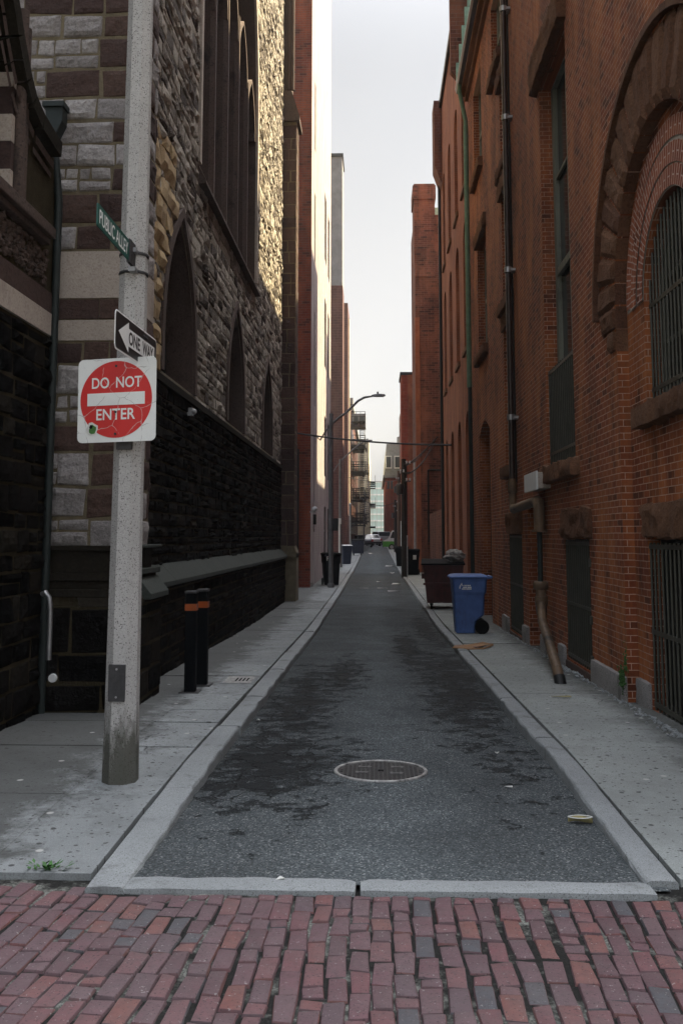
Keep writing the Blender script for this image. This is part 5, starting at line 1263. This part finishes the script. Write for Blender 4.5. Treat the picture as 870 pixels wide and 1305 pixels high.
for ya, yb, za, zb in ((.02, .035, .075, .092), (.005, .04, .05, .072), (-.01, .01, .02, .05), (.03, .06, .035, .048), (-.02, .0, -.02, .022), (.075, .10, .03, .055), (.108, .13, .03, .055), (.138, .165, .03, .055), (.172, .20, .03, .055), (.05, .13, -.005, .018), (.14, .215, -.005, .018), (.03, .10, -.035, -.015), (.11, .215, -.035, -.015)): lm(y0 + ya, y0 + yb, z0 + za, z0 + zb)
g.build('printed_mark', M['letter_white'], body, local=True)
# left row of bins
b = atG(421, 746); lb = cart('black wheeled rubbish bin behind the grey lamp pole on the left pavement', (b.x, b.y + .3, sz(b.y + .3)), rad(12), M['plastic_black'], M['plastic_black'], 'wheelie bins along the alley', W=.70, Dp=.8, H=1.28)
bd_ = [c_ for c_ in lb.children if c_.name.startswith('body')][0]
text_mb('Po', .1, (-.24, -.415, .98), (1, 0, 0), (0, 0, 1), .004, (.26, .17), .003).build('painted_mark', M['letter_white'], bd_, local=True)
g = MB(); g.box(-.1, .03, -.41, -.385, .72, .76); g.build('label_patch', M['orange'], bd_, local=True)
b = atG(440, 719); cart('dark blue wheeled bin with pale lid behind the black left bin', (b.x, b.y + .3, sz(b.y)), rad(20), M['plastic_navy'], M['steel'], 'wheelie bins along the alley', W=.7, Dp=.8, H=1.25)
b = atG(434, 712); cart('navy wheeled bin standing farther back against the left wall', (b.x - .1, b.y + .5, sz(b.y)), rad(5), M['plastic_navy'], M['plastic_black'], 'wheelie bins along the alley', W=.65, Dp=.75, H=1.2)
b = atG(520, 733); rb = cart('black wheeled bin with white label beside the black utility pole on the right', (b.x + .22, b.y + .3, sz(b.y)), rad(-6), M['plastic_black'], M['plastic_black'], 'wheelie bins along the alley', W=.72, Dp=.8, H=1.28)
bd_ = [c_ for c_ in rb.children if c_.name.startswith('body')][0]
g = MB(); g.box(.06, .22, -.412, -.388, .78, 1.0); g.build('label_patch', M['paper'], bd_, local=True)
b = atG(509, 722); cart('black wheeled bin half hidden behind the utility pole at the right kerb', (b.x + .15, b.y + .4, sz(b.y)), rad(-20), M['plastic_black'], M['plastic_black'], 'wheelie bins along the alley', W=.66, Dp=.78, H=1.22)

def dumpster(label, loc, rz, W, Dp, H, paint, group, open_lid=False):
    o = thing('dumpster', label, 'dumpster', loc, rz, group); z0 = .17
    g = MB(); h = W / 2; d = Dp / 2; t_ = .10
    P = [(-h + t_, -d + .05, z0), (h - .03, -d + .05, z0), (h - .03, d, z0), (-h + t_, d, z0)]; Q = [(-h, -d, H), (h, -d, H), (h, d, H + .08), (-h, d, H + .08)]
    g.v += [Vector(p) for p in P + Q]; g.f += [(3, 2, 1, 0), (4, 5, 6, 7), (0, 1, 5, 4), (1, 2, 6, 5), (2, 3, 7, 6), (3, 0, 4, 7)]; bd_ = g.build('body', paint, o, local=True, bevel=.01)
    g = MB()
    for z in (H * .55, H - .07): g.box(-h - .0, h + .0, -d - .035, -d + .05, z, z + .06)
    for x in (-h * .45, h * .45): g.box(x - .03, x + .03, -d - .02, -d + .06, z0 + .05, H - .05)
    g.build('ribs', paint, bd_, local=True, bevel=.006)
    g = MB(); g.prism([(-h - .05, -d - .06, H + .0), (-h - .05, d, H + .09), (-h - .05, d, H + .13), (-h - .05, -d - .06, H + .045)], (W + .1, 0, 0)); ld = g.build('lid', M['plastic_black'], o, local=True, bevel=.012)
    g = MB(); g.tube([(-h - .02, d, H + .12), (h + .02, d, H + .12)], .02, 8); g.build('hinge', M['cast'], ld, local=True)
    for sx in (-1, 1):
        g = MB(); g.box(sx * h - .04, sx * h + .04, -d * .5, d * .5, H * .68, H * .68 + .14); g.build('fork_pocket', paint, o, local=True, bevel=.006)
        for sy in (-1, 1):
            g = MB(); x, y = sx * (h - .22), sy * (d - .2); g.lathe([(.04, -.025), (.075, -.02), (.075, .02), (.04, .025)], (x, y, .075), 16, 'x'); wl_ = g.build('wheel', M['rubber'], o, local=True)
            g = MB(); g.box(x - .045, x + .045, y - .05, y + .05, .10, .18); g.build('caster_fork', M['cast'], wl_, local=True)
    return o
b = atG(543, 777); dumpster('dark maroon steel dumpster with black lid behind the blue bin', (b.x + .50, b.y + .75, sz(b.y + .7)), rad(-3), 1.08, 1.35, 1.18, M['maroon'], 'dumpsters along the alley')
dz = sz(b.y + .7) + 1.33
bag = MB(); bag.ball((b.x + .82, b.y + .55, dz + .08), .26, .24, .17, 20, 14, .55, 3); tag(bag.build('rubbish_bag', M['bag'], origin=(b.x + .82, b.y + .55, dz)), 'pale plastic rubbish bag lying on the maroon dumpster lid', 'rubbish bag')
for p in bag.v: pass
b = atG(455, 708); dumpster('dark blue steel dumpster at the left kerb below the fire escapes', (b.x, b.y + .6, sz(b.y)), rad(4), 1.05, 1.2, 1.25, M['plastic_navy'], 'dumpsters along the alley')
b = atG(602, 825); g = MB(); rr = random.Random(9); k = []
P = [(-.33, -.10), (-.10, -.30), (.14, -.22), (.36, .16), (.20, .30), (-.06, .26), (-.28, .18)]
cb_ = thing('cardboard', 'flattened brown cardboard sheet lying on pavement in front of the blue bin', 'cardboard', (b.x, b.y, b.z))
g.prism([(x, y, .02 + .05 * max(0, x) + .02 * math.sin(x * 9)) for x, y in P], (0, 0, .008)); sh = g.build('sheet', M['cardboard'], cb_, local=True)
g = MB(); g.prism([(-.33, -.105, .008), (-.10, -.31, .008), (.14, -.23, .012), (.36, .155, .03), (.36, .135, .012), (.15, -.27, .0), (-.10, -.34, .0), (-.36, -.12, .0)], (0, 0, .012)); g.build('flap', M['cardboard'], cb_, local=True)

# street lamps
def lamp(bx, label, Yb, pxb, ztop, arm, head, r_=.10):
    o = thing('street_lamp', label, 'street lamp', (pxb, Yb, sz(Yb)), 0, 'street lamps on the left pavement')
    g = MB(); g.tube([(pxb, Yb, sz(Yb) - .05), (pxb, Yb, 1.5), (pxb, Yb, ztop)], [r_, r_ * .92, r_ * .8], 12); g.lathe([(r_ * 1.3, 0), (r_ * 1.3, .12), (r_, .16)], (pxb, Yb, sz(Yb)), 14); g.build('pole', M['lampgrey'], o, smooth=True)
    g = MB(); g.tube(arm, [.05] * (len(arm) - 1) + [.035], 8); a = g.build('arm', M['lampgrey'], o, smooth=True)
    g = MB(); p0 = arm[0]; g.tube([(p0[0], p0[1], p0[2] - .05), (p0[0] - .22, p0[1], p0[2] - .28), (p0[0] - .42, p0[1], p0[2] - .62), (p0[0] - .52, p0[1], p0[2] - .50)], .03, 8); g.build('bracket', M['lampgrey'], o, smooth=True)
    if head:
        h0, h1 = head; d = (h1 - h0); g = MB(); n = d.normalized(); k = len(g.v)
        for t_, w_, hh_ in ((0, .05, .05), (.25, .10, .07), (.6, .14, .075), (.92, .10, .05), (1, .03, .02)):
            c_ = h0 + d * t_
            g.v += [c_ + Vector((0, -w_, -.02)), c_ + Vector((0, w_, -.02)), c_ + Vector((0, w_ * .7, hh_)), c_ + Vector((0, -w_ * .7, hh_))]
        for i in range(4):
            for j in range(4): g.f.append((i * 4 + j, i * 4 + (j + 1) % 4, i * 4 + 4 + (j + 1) % 4, i * 4 + 4 + j))
        g.f.append((3, 2, 1, 0)); g.f.append((16, 17, 18, 19)); hd = g.build('lamp_head', M['lampgrey'], o, bevel=.01)
        g = MB(); c_ = h0 + d * .6; g.box(c_.x - .22, c_.x + .16, c_.y - .09, c_.y + .09, c_.z - .04, c_.z - .018); g.build('lens', M['ceramic'], hd)
        g = MB(); c_ = h0 + d * .45; g.lathe([(.035, 0), (.035, .09), (.02, .1)], (c_.x, c_.y, c_.z + .07), 10); g.build('photocell', M['cast'], hd)
    return o
b = atG(421.5, 749, .09); Yl = b.y; xb = b.x
arm = [atY(px, py, Yl) for px, py in ((421.5, 541), (432, 532), (441, 526), (449, 518), (456, 511), (464, 506.5), (474, 505))]
l_ = lamp(b, 'grey street lamp with curved arm and flat head over the black left bin', Yl, xb, atY(421.5, 527, Yl).z, arm, (atY(473, 505, Yl), atY(491, 504, Yl)))
a_ = atY(424.5, 668, Yl); g = MB(); g.box(a_.x - .02, a_.x + .2, Yl - .1, Yl + .1, a_.z - .25, a_.z + .22); g.build('control_box', M['iron'], l_)
Y2 = 58; arm = [atY(px, py, Y2) for px, py in ((433.5, 588), (442, 580), (451, 572), (460, 565), (463, 563))]
lamp(None, 'grey street lamp with short straight arm, farther along the left pavement', Y2, atY(433.5, 690, Y2).x, atY(433.5, 585, Y2).z, arm, (arm[-1], arm[-1] + Vector((.55, 0, .08))))

# utility poles, right
def upole(label, x, y, zt_, r_, m_, parts=True, arm=False):
    o = thing('utility_pole', label, 'utility pole', (x, y, sz(y)), 0, 'utility poles at the right kerb')
    g = MB(); g.tube([(x, y, sz(y) - .05), (x, y, 1.0), (x, y, zt_)], [r_, r_ * .92, r_ * .8], 12); g.build('pole', m_, o, smooth=True)
    if parts:
        rr = random.Random(int(y))
        for i in range(3):
            z = zt_ - .25 - i * .42; g = MB(); g.box(x + .02, x + .34, y - .16, y - .10, z - .03, z + .03); cr_ = g.build('bracket', M['cast'], o)
            for q in range(2): g = MB(); g.lathe([(.02, -.08), (.055, -.06), (.03, -.02), (.055, .02), (.03, .06)], (x + .14 + q * .16 - .3 * (i % 2), y - .13, z + .09), 10); g.build('insulator', M['ceramic'], cr_, smooth=True)
        g = MB(); g.lathe([(.12, 0), (.16, .03), (.16, .48), (.12, .52)], (x - .22, y - .18, zt_ - 1.75), 14); g.build('transformer', M['cast'], o, smooth=True)
        g = MB(); g.tube([(x + r_ * .9, y - .08, zt_ - .3), (x + r_ * .95, y - .1, -1.9)], .03, 8); g.build('conduit', M['iron'], o)
    return o
b = atG(515, 735, .09); t_ = atY(515, 585, b.y); Yu, xu, zu = b.y, b.x, t_.z
p1_ = upole('black utility pole with grey insulators beside the black right bins', xu, Yu, zu, .15, M['wood_pole'])
q = atY(518.7, 706, Yu - .16); g = MB(); g.tube([(q.x, Yu - .17, q.z + .9), (q.x, Yu - .17, -1.95)], .035, 8); g.build('cable_guard', M['steel'], p1_)
t_ = atY(507.5, 600, 74); p2_ = upole('slim brown timber pole standing behind the black utility pole', t_.x, 74, t_.z, .14, M['wood_pole2'])
t_ = atY(503.3, 637, 90); p3_ = upole('farthest utility pole, dark with bunched fittings by the red brick block', t_.x, 90, t_.z, .15, M['wood_pole'])
g = MB(); a_ = atY(511, 664, 70); g.tube([(a_.x, 70, a_.z), (a_.x, 70, sz(70) - .05)], .05, 8); tag(g.build('marker_post', M['white_paint'], origin=(a_.x, 70, sz(70))), 'thin white post between the two right utility poles', 'post')
g = MB(); a_ = atY(432.3, 668, 57); g.tube([(a_.x, 57, a_.z), (a_.x, 57, sz(57) - .05)], .055, 8); g.box(a_.x - .1, a_.x + .1, 56.93, 57, a_.z, a_.z + .35); tag(g.build('marker_post', M['white_paint'], origin=(a_.x, 57, sz(57))), 'thin white post with small plate in front of the far left lamp', 'post')
g = MB(); a_ = atY(446, 645, 70); g.tube([(a_.x, 70, a_.z), (a_.x, 70, sz(70) - .05)], .07, 8); g.ball((a_.x, 70, a_.z + .1), .1, .1, .14); tag(g.build('pipe_post', M['steel'], origin=(a_.x, 70, sz(70))), 'pale blue grey pipe post left of the dark blue dumpster', 'post')
a_ = atY(463.5, 650, 98); o = thing('pipe_post', 'thin grey post on a concrete block where the left kerb ends', 'post', (a_.x, 98, sz(98)))
g = MB(); g.tube([(a_.x, 98, a_.z), (a_.x, 98, sz(98) + .3)], .08, 8); g.build('post', M['lampgrey'], o, smooth=True)
g = MB(); g.rough(a_.x - .35, a_.x + .35, 97.6, 98.4, sz(98) - .1, sz(98) + .42, amp=.01, res=.1); g.build('block', M['kerb'], o)

# cables
def cab(label, pts, sag, r_=.018, n=14):
    path = []
    for p, q, s_ in zip(pts, pts[1:], sag):
        for i in range(n): t_ = i / n; v = p.lerp(q, t_); v.z -= s_ * 4 * t_ * (1 - t_); path.append(v)
    path.append(pts[-1].copy()); g = MB(); g.tube(path, r_, 6)
    tag(g.build('overhead_cable', M['cable'], origin=pts[0], smooth=True), label, 'cable', 'overhead cables')
cab('thick black cable slung straight across the alley between both walls', [atY(372, 551, 36.42), atX(575, 567, XR)], [.12], .035)
e_ = atY(557, 557, 50.9)
cab('upper grey service cable rising from the black pole to the brown tower', [Vector((xu + .1, Yu - .1, zu - .35)), e_], [.10], .035)
cab('lower looping service cable from the black pole to the brown tower', [Vector((xu + .12, Yu - .1, zu - .75)), e_ + Vector((-.15, 0, -.25))], [.35], .035)
cab('short drooping service cable hanging beside the black pole head', [Vector((xu + .05, Yu - .12, zu - .15)), atY(538, 578, 50.9)], [.22], .025)
cab('slack line sagging from the farthest right pole to the fire escapes', [Vector((p3_.location.x, 90, atY(503, 640, 90).z)), atY(455, 630, 97)], [.7], .03)
cab('thin high line from the brown pole across to the maroon block', [Vector((p2_.location.x, 74, atY(507, 612, 74).z)), atY(443, 608, 88)], [.25], .022)

# ------------------------------------------------------------------ vehicles far down the alley
def car(name, label, cat, loc, rz, L, Wd, prof, cabin, paint, group, lower=None, zc=.55):
    """length along local Y, front at -Y"""
    o = thing(name, label, cat, loc, rz, group); h = Wd / 2
    g = MB(); g.prism([(-h, y, z) for y, z in prof], (Wd, 0, 0)); bd_ = g.build('body', paint, o, local=True, bevel=.06, seg=3)
    (y0, y1, y2, y3), z0, z1 = cabin; t_ = .13
    g = MB(); g.v += [Vector(p) for p in ((-h + .03, y0, z0), (h - .03, y0, z0), (h - .03, y3, z0), (-h + .03, y3, z0), (-h + t_, y1, z1), (h - t_, y1, z1), (h - t_, y2, z1), (-h + t_, y2, z1))]
    g.f += [(3, 2, 1, 0), (4, 5, 6, 7), (0, 1, 5, 4), (1, 2, 6, 5), (2, 3, 7, 6), (3, 0, 4, 7)]; cb_ = g.build('cabin', paint, o, local=True, bevel=.05, seg=2)
    def lerp(a, b, t): return a + (b - a) * t
    for sx in (-1, 1):
        g = MB(); za, zb = lerp(z0, z1, .15), lerp(z0, z1, .88)
        fx = lambda z: sx * (lerp(h - .03, h - t_, (z - z0) / (z1 - z0)) + .006)
        g.quad((fx(za), lerp(y0, y1, .15) + .18, za), (fx(za), y3 - .22, za), (fx(zb), lerp(y3, y2, .88) - .16, zb), (fx(zb), lerp(y0, y1, .88) + .10, zb)); g.build('side_window', M['glass'], cb_, local=True)
    for ya, yb, nm in ((y0, y1, 'windscreen'), (y3, y2, 'rear_window')):
        g = MB(); s_ = -1 if ya == y0 else 1; ya_, yb_ = lerp(ya, yb, .12), lerp(ya, yb, .9); za, zb = lerp(z0, z1, .12), lerp(z0, z1, .9); d = .008 * s_
        g.quad((-h + .14, ya_ + d, za), (h - .14, ya_ + d, za), (h - .2, yb_ + d, zb), (-h + .2, yb_ + d, zb)); g.build(nm, M['glass'], cb_, local=True)
    rw = .33
    for sx in (-1, 1):
        for yw in (prof[0][0] + .85 if True else 0, -prof[0][0] - .85):
            g = MB(); g.lathe([(.18, -.1), (rw - .03, -.1), (rw, -.07), (rw, .07), (rw - .03, .1), (.18, .1)], (sx * (h - .08), yw, rw), 24, 'x'); wl_ = g.build('wheel', M['rubber'], o, local=True, smooth=True)
            g = MB(); g.lathe([(.05, -.11), (.19, -.105), (.19, .105), (.05, .11)], (sx * (h - .08), yw, rw), 18, 'x'); g.build('rim', M['steel'], wl_, local=True)
        g = MB(); z = prof[2][1] - .16; g.box(sx * (h - .3), sx * (h - .05), -L / 2 - .015, -L / 2 + .08, z, z + .12); g.build('headlight', M['letter_white'], bd_, local=True)
        g = MB(); g.box(sx * (h - .24), sx * (h - .02), L / 2 - .06, L / 2 + .015, zc + .12, zc + .36); g.build('tail_light', M['tail'], bd_, local=True)
    for y in (-L / 2 - .05, L / 2 - .06): g = MB(); g.box(-h + .05, h - .05, y, y + .11, .32, .5); g.build('bumper', M['plastic_black'], bd_, local=True, bevel=.02)
    if lower:
        g = MB(); g.box(-h - .006, h + .006, *lower[0], *lower[1]); g.build('colour_panel', lower[2], bd_, local=True, bevel=.01)
    return o
L = 4.7
suvp = [(-2.3, .30), (-2.35, .7), (-2.3, .98), (-1.1, 1.06), (2.28, 1.06), (2.35, .6), (2.3, .30)]
a_ = atG(482, 691, 0.0)
car('parked_car', 'silver estate car parked across the alley mouth with red tail lights', 'car', (a_.x + .1, 124, gz(124)), rad(172 + 25), L, 1.85, suvp, ((-1.2, -.55, 1.95, 2.25), 1.04, 1.70), M['car_silver'], 'cars parked at the alley end')
sed = [(-2.25, .28), (-2.3, .6), (-2.2, .80), (-1.0, .92), (2.1, .95), (2.28, .7), (2.25, .28)]
car('parked_car', 'dark saloon car parked behind the concrete block on the left', 'car', (atY(461, 690, 112).x, 112, gz(112)), rad(192), 4.6, 1.8, sed, ((-1.0, -.35, 1.1, 1.75), .92, 1.42), M['car_dark'], 'cars parked at the alley end')
car('parked_car', 'grey saloon car between the dark saloon and the silver estate car', 'car', (atY(471, 690, 118).x, 118, gz(118)), rad(197), 4.6, 1.8, sed, ((-1.0, -.35, 1.1, 1.75), .92, 1.42), M['car_silver'], 'cars parked at the alley end')
vanp = [(-1.75, .32), (-1.8, .75), (-1.72, 1.02), (-1.25, 1.15), (1.75, 1.15), (1.78, .5), (1.75, .32)]
a_ = atG(487, 700, 0.0)
car('small_van', 'small white van with lime green front nosing into the alley from the right', 'van', (a_.x + 1.85, 100.5, gz(100)), rad(-90), 3.6, 1.6, vanp, ((-1.3, -.85, 1.65, 1.74), 1.12, 2.05), M['car_white'], None, ((-1.815, -.55), (.36, .92), M['car_green']))

# ------------------------------------------------------------------ litter, weeds, grit
def scrap(name, label, cat, px, py, w_, d_, m, up=.0, seed=1, curl=.01, group=None):
    b = atG(px, py, up + .004); b.z = (sz(b.y) if up > .02 else gz(b.y)) + .010; rr = random.Random(seed); n = 6 if w_ < 2.5 * d_ else 4; g = MB(); k = []
    a0 = rr.uniform(0, 6); P = []
    for i in range(n):
        a = 2 * math.pi * (i + .5) / n + rr.uniform(-.25, .25) * (n > 4); r_ = rr.uniform(.7, 1.2); P.append((w_ / 2 * r_ * math.cos(a), d_ / 2 * r_ * math.sin(a), curl * math.sin(a * 2 + a0) + curl))
    g.prism([b + Vector(p) for p in P], (0, 0, .004)); tag(g.build(name, m, origin=b), label, cat, group)
G_ = 'scraps of litter on the alley floor'
b = atG(739, 1050, .0); b.z = gz(b.y) + .012; g = MB(); P = []
lf = thing('dry_leaf', 'curled yellowish dry leaf on the asphalt near the right kerb', 'leaf', b)
n = 12; k = []
for j in range(5):
    for i in range(n + 1):
        t_ = i / n; w_ = .034 * math.sin(math.pi * t_) ** .8 + .0005; s_ = (j - 2) / 2; g.v.append(Vector((-.075 + .15 * t_, s_ * w_, .028 * s_ * s_ + .006 * math.sin(t_ * 5))))
for j in range(4):
    for i in range(n): g.f.append((j * (n + 1) + i, j * (n + 1) + i + 1, (j + 1) * (n + 1) + i + 1, (j + 1) * (n + 1) + i))
g.build('blade', M['leafdry'], lf, local=True, smooth=True)
g = MB()
for s_ in (-1, 1): g.tube([(-.075 + .15 * t_ / 12, s_ * (.034 * math.sin(math.pi * t_ / 12) ** .8 + .0005), .030) for t_ in range(13)], .0035, 6)
g.build('pale_edge', M['paper'], lf, local=True)
scrap('litter', 'narrow crumpled paper scrap on the asphalt right of the manhole', 'litter', 648, 1006, .085, .03, M['paper'], 0, 3, .012, G_)
scrap('litter', 'tiny white paper fleck between the manhole and the right kerb', 'litter', 633, 961, .04, .03, M['paper'], 0, 4, .006, G_)
scrap('litter', 'white chip resting on the granite strip before the bricks', 'litter', 358, 1119, .05, .03, M['paper'], .015, 5, .006, G_)
scrap('litter', 'white scrap beside the left kerb past the damp patch', 'litter', 329, 919, .035, .03, M['paper'], 0, 6, .006, G_)
scrap('litter', 'long flat white strip lying across the far roadway', 'litter', 487, 750, .62, .10, M['paper'], 0, 7, .012, G_)
scrap('litter', 'grey flattened strip left of the long white strip', 'litter', 464, 750, .45, .08, M['ceramic'], 0, 8, .01, G_)
scrap('litter', 'pale heap of wet paper by the right kerb near the bins', 'litter', 505, 745, .55, .22, M['paper'], 0, 9, .03, G_)
scrap('litter', 'streak of torn paper nearest the maroon dumpster', 'litter', 502, 754, .62, .16, M['ceramic'], 0, 10, .015, G_)
scrap('litter', 'flattened white and pink box by the far right kerb', 'litter', 497, 722, .75, .5, M['paper'], 0, 11, .03, G_)
scrap('litter', 'small white scrap in mid road before the far strip', 'litter', 482, 742, .22, .15, M['paper'], 0, 12, .02, G_)
scrap('litter', 'crushed cup in the far roadway near the blue dumpster', 'litter', 472, 706, .5, .4, M['paper'], 0, 13, .05, G_)
scrap('litter', 'pale rag against the right kerb beyond the utility pole', 'litter', 499, 731, .35, .3, M['paper'], 0, 14, .03, G_)
scrap('litter', 'dark oily rag on the right pavement near the soil pipe', 'litter', 715, 890, .26, .05, M['leafdry'], .09, 15, .004, G_)
b = atG(60, 1111, .01); g = MB(); rr = random.Random(8)
for i in range(55):
    a = rr.uniform(0, 6.28); r_ = rr.uniform(0, .09); c_ = Vector((b.x + r_ * math.cos(a) * 1.5, b.y + r_ * math.sin(a) * .6, gz(b.y) + rr.uniform(.02, .06))); u = Vector((math.cos(a), math.sin(a), rr.uniform(.2, .9))).normalized() * rr.uniform(.012, .028); v = u.cross(Vector((0, 0, 1))).normalized() * .009
    g.quad(c_ - u, c_ + v, c_ + u, c_ - v)
tag(g.build('weed', M['weed'], origin=(b.x, b.y, gz(b.y))), 'small green weed growing where the bricks meet the left pavement', 'weed')
g = MB(); rr = random.Random(12)
for i in range(420):
    y = 8.3 + 12 * rr.random() ** 1.6; x = XR - abs(rr.gauss(0, .05)) - .02; s_ = rr.uniform(.006, .02) * (1.6 if 12.2 < y < 14 else 1); g.ball((x, y, sz(y) + s_ * .4), s_, s_, s_ * .8, 6, 4, .5, i)
tag(g.build('grit', M['kerb']), kind='stuff')

# the air of the place: far things pale a little
g = MB(); g.box(-40, 40, -25, 360, -3.5, 37); hz_ = g.build('haze', None); m = bpy.data.materials.new('thin_haze'); m.use_nodes = True; t = m.node_tree; t.nodes.remove(t.nodes['Principled BSDF'])
pv = t.nodes.new('ShaderNodeVolumePrincipled'); pv.inputs['Color'].default_value = (.92, .95, 1, 1); pv.inputs['Density'].default_value = .0005; t.links.new(pv.outputs[0], t.nodes['Material Output'].inputs['Volume'])
hz_.data.materials.append(m); tag(hz_, kind='stuff')
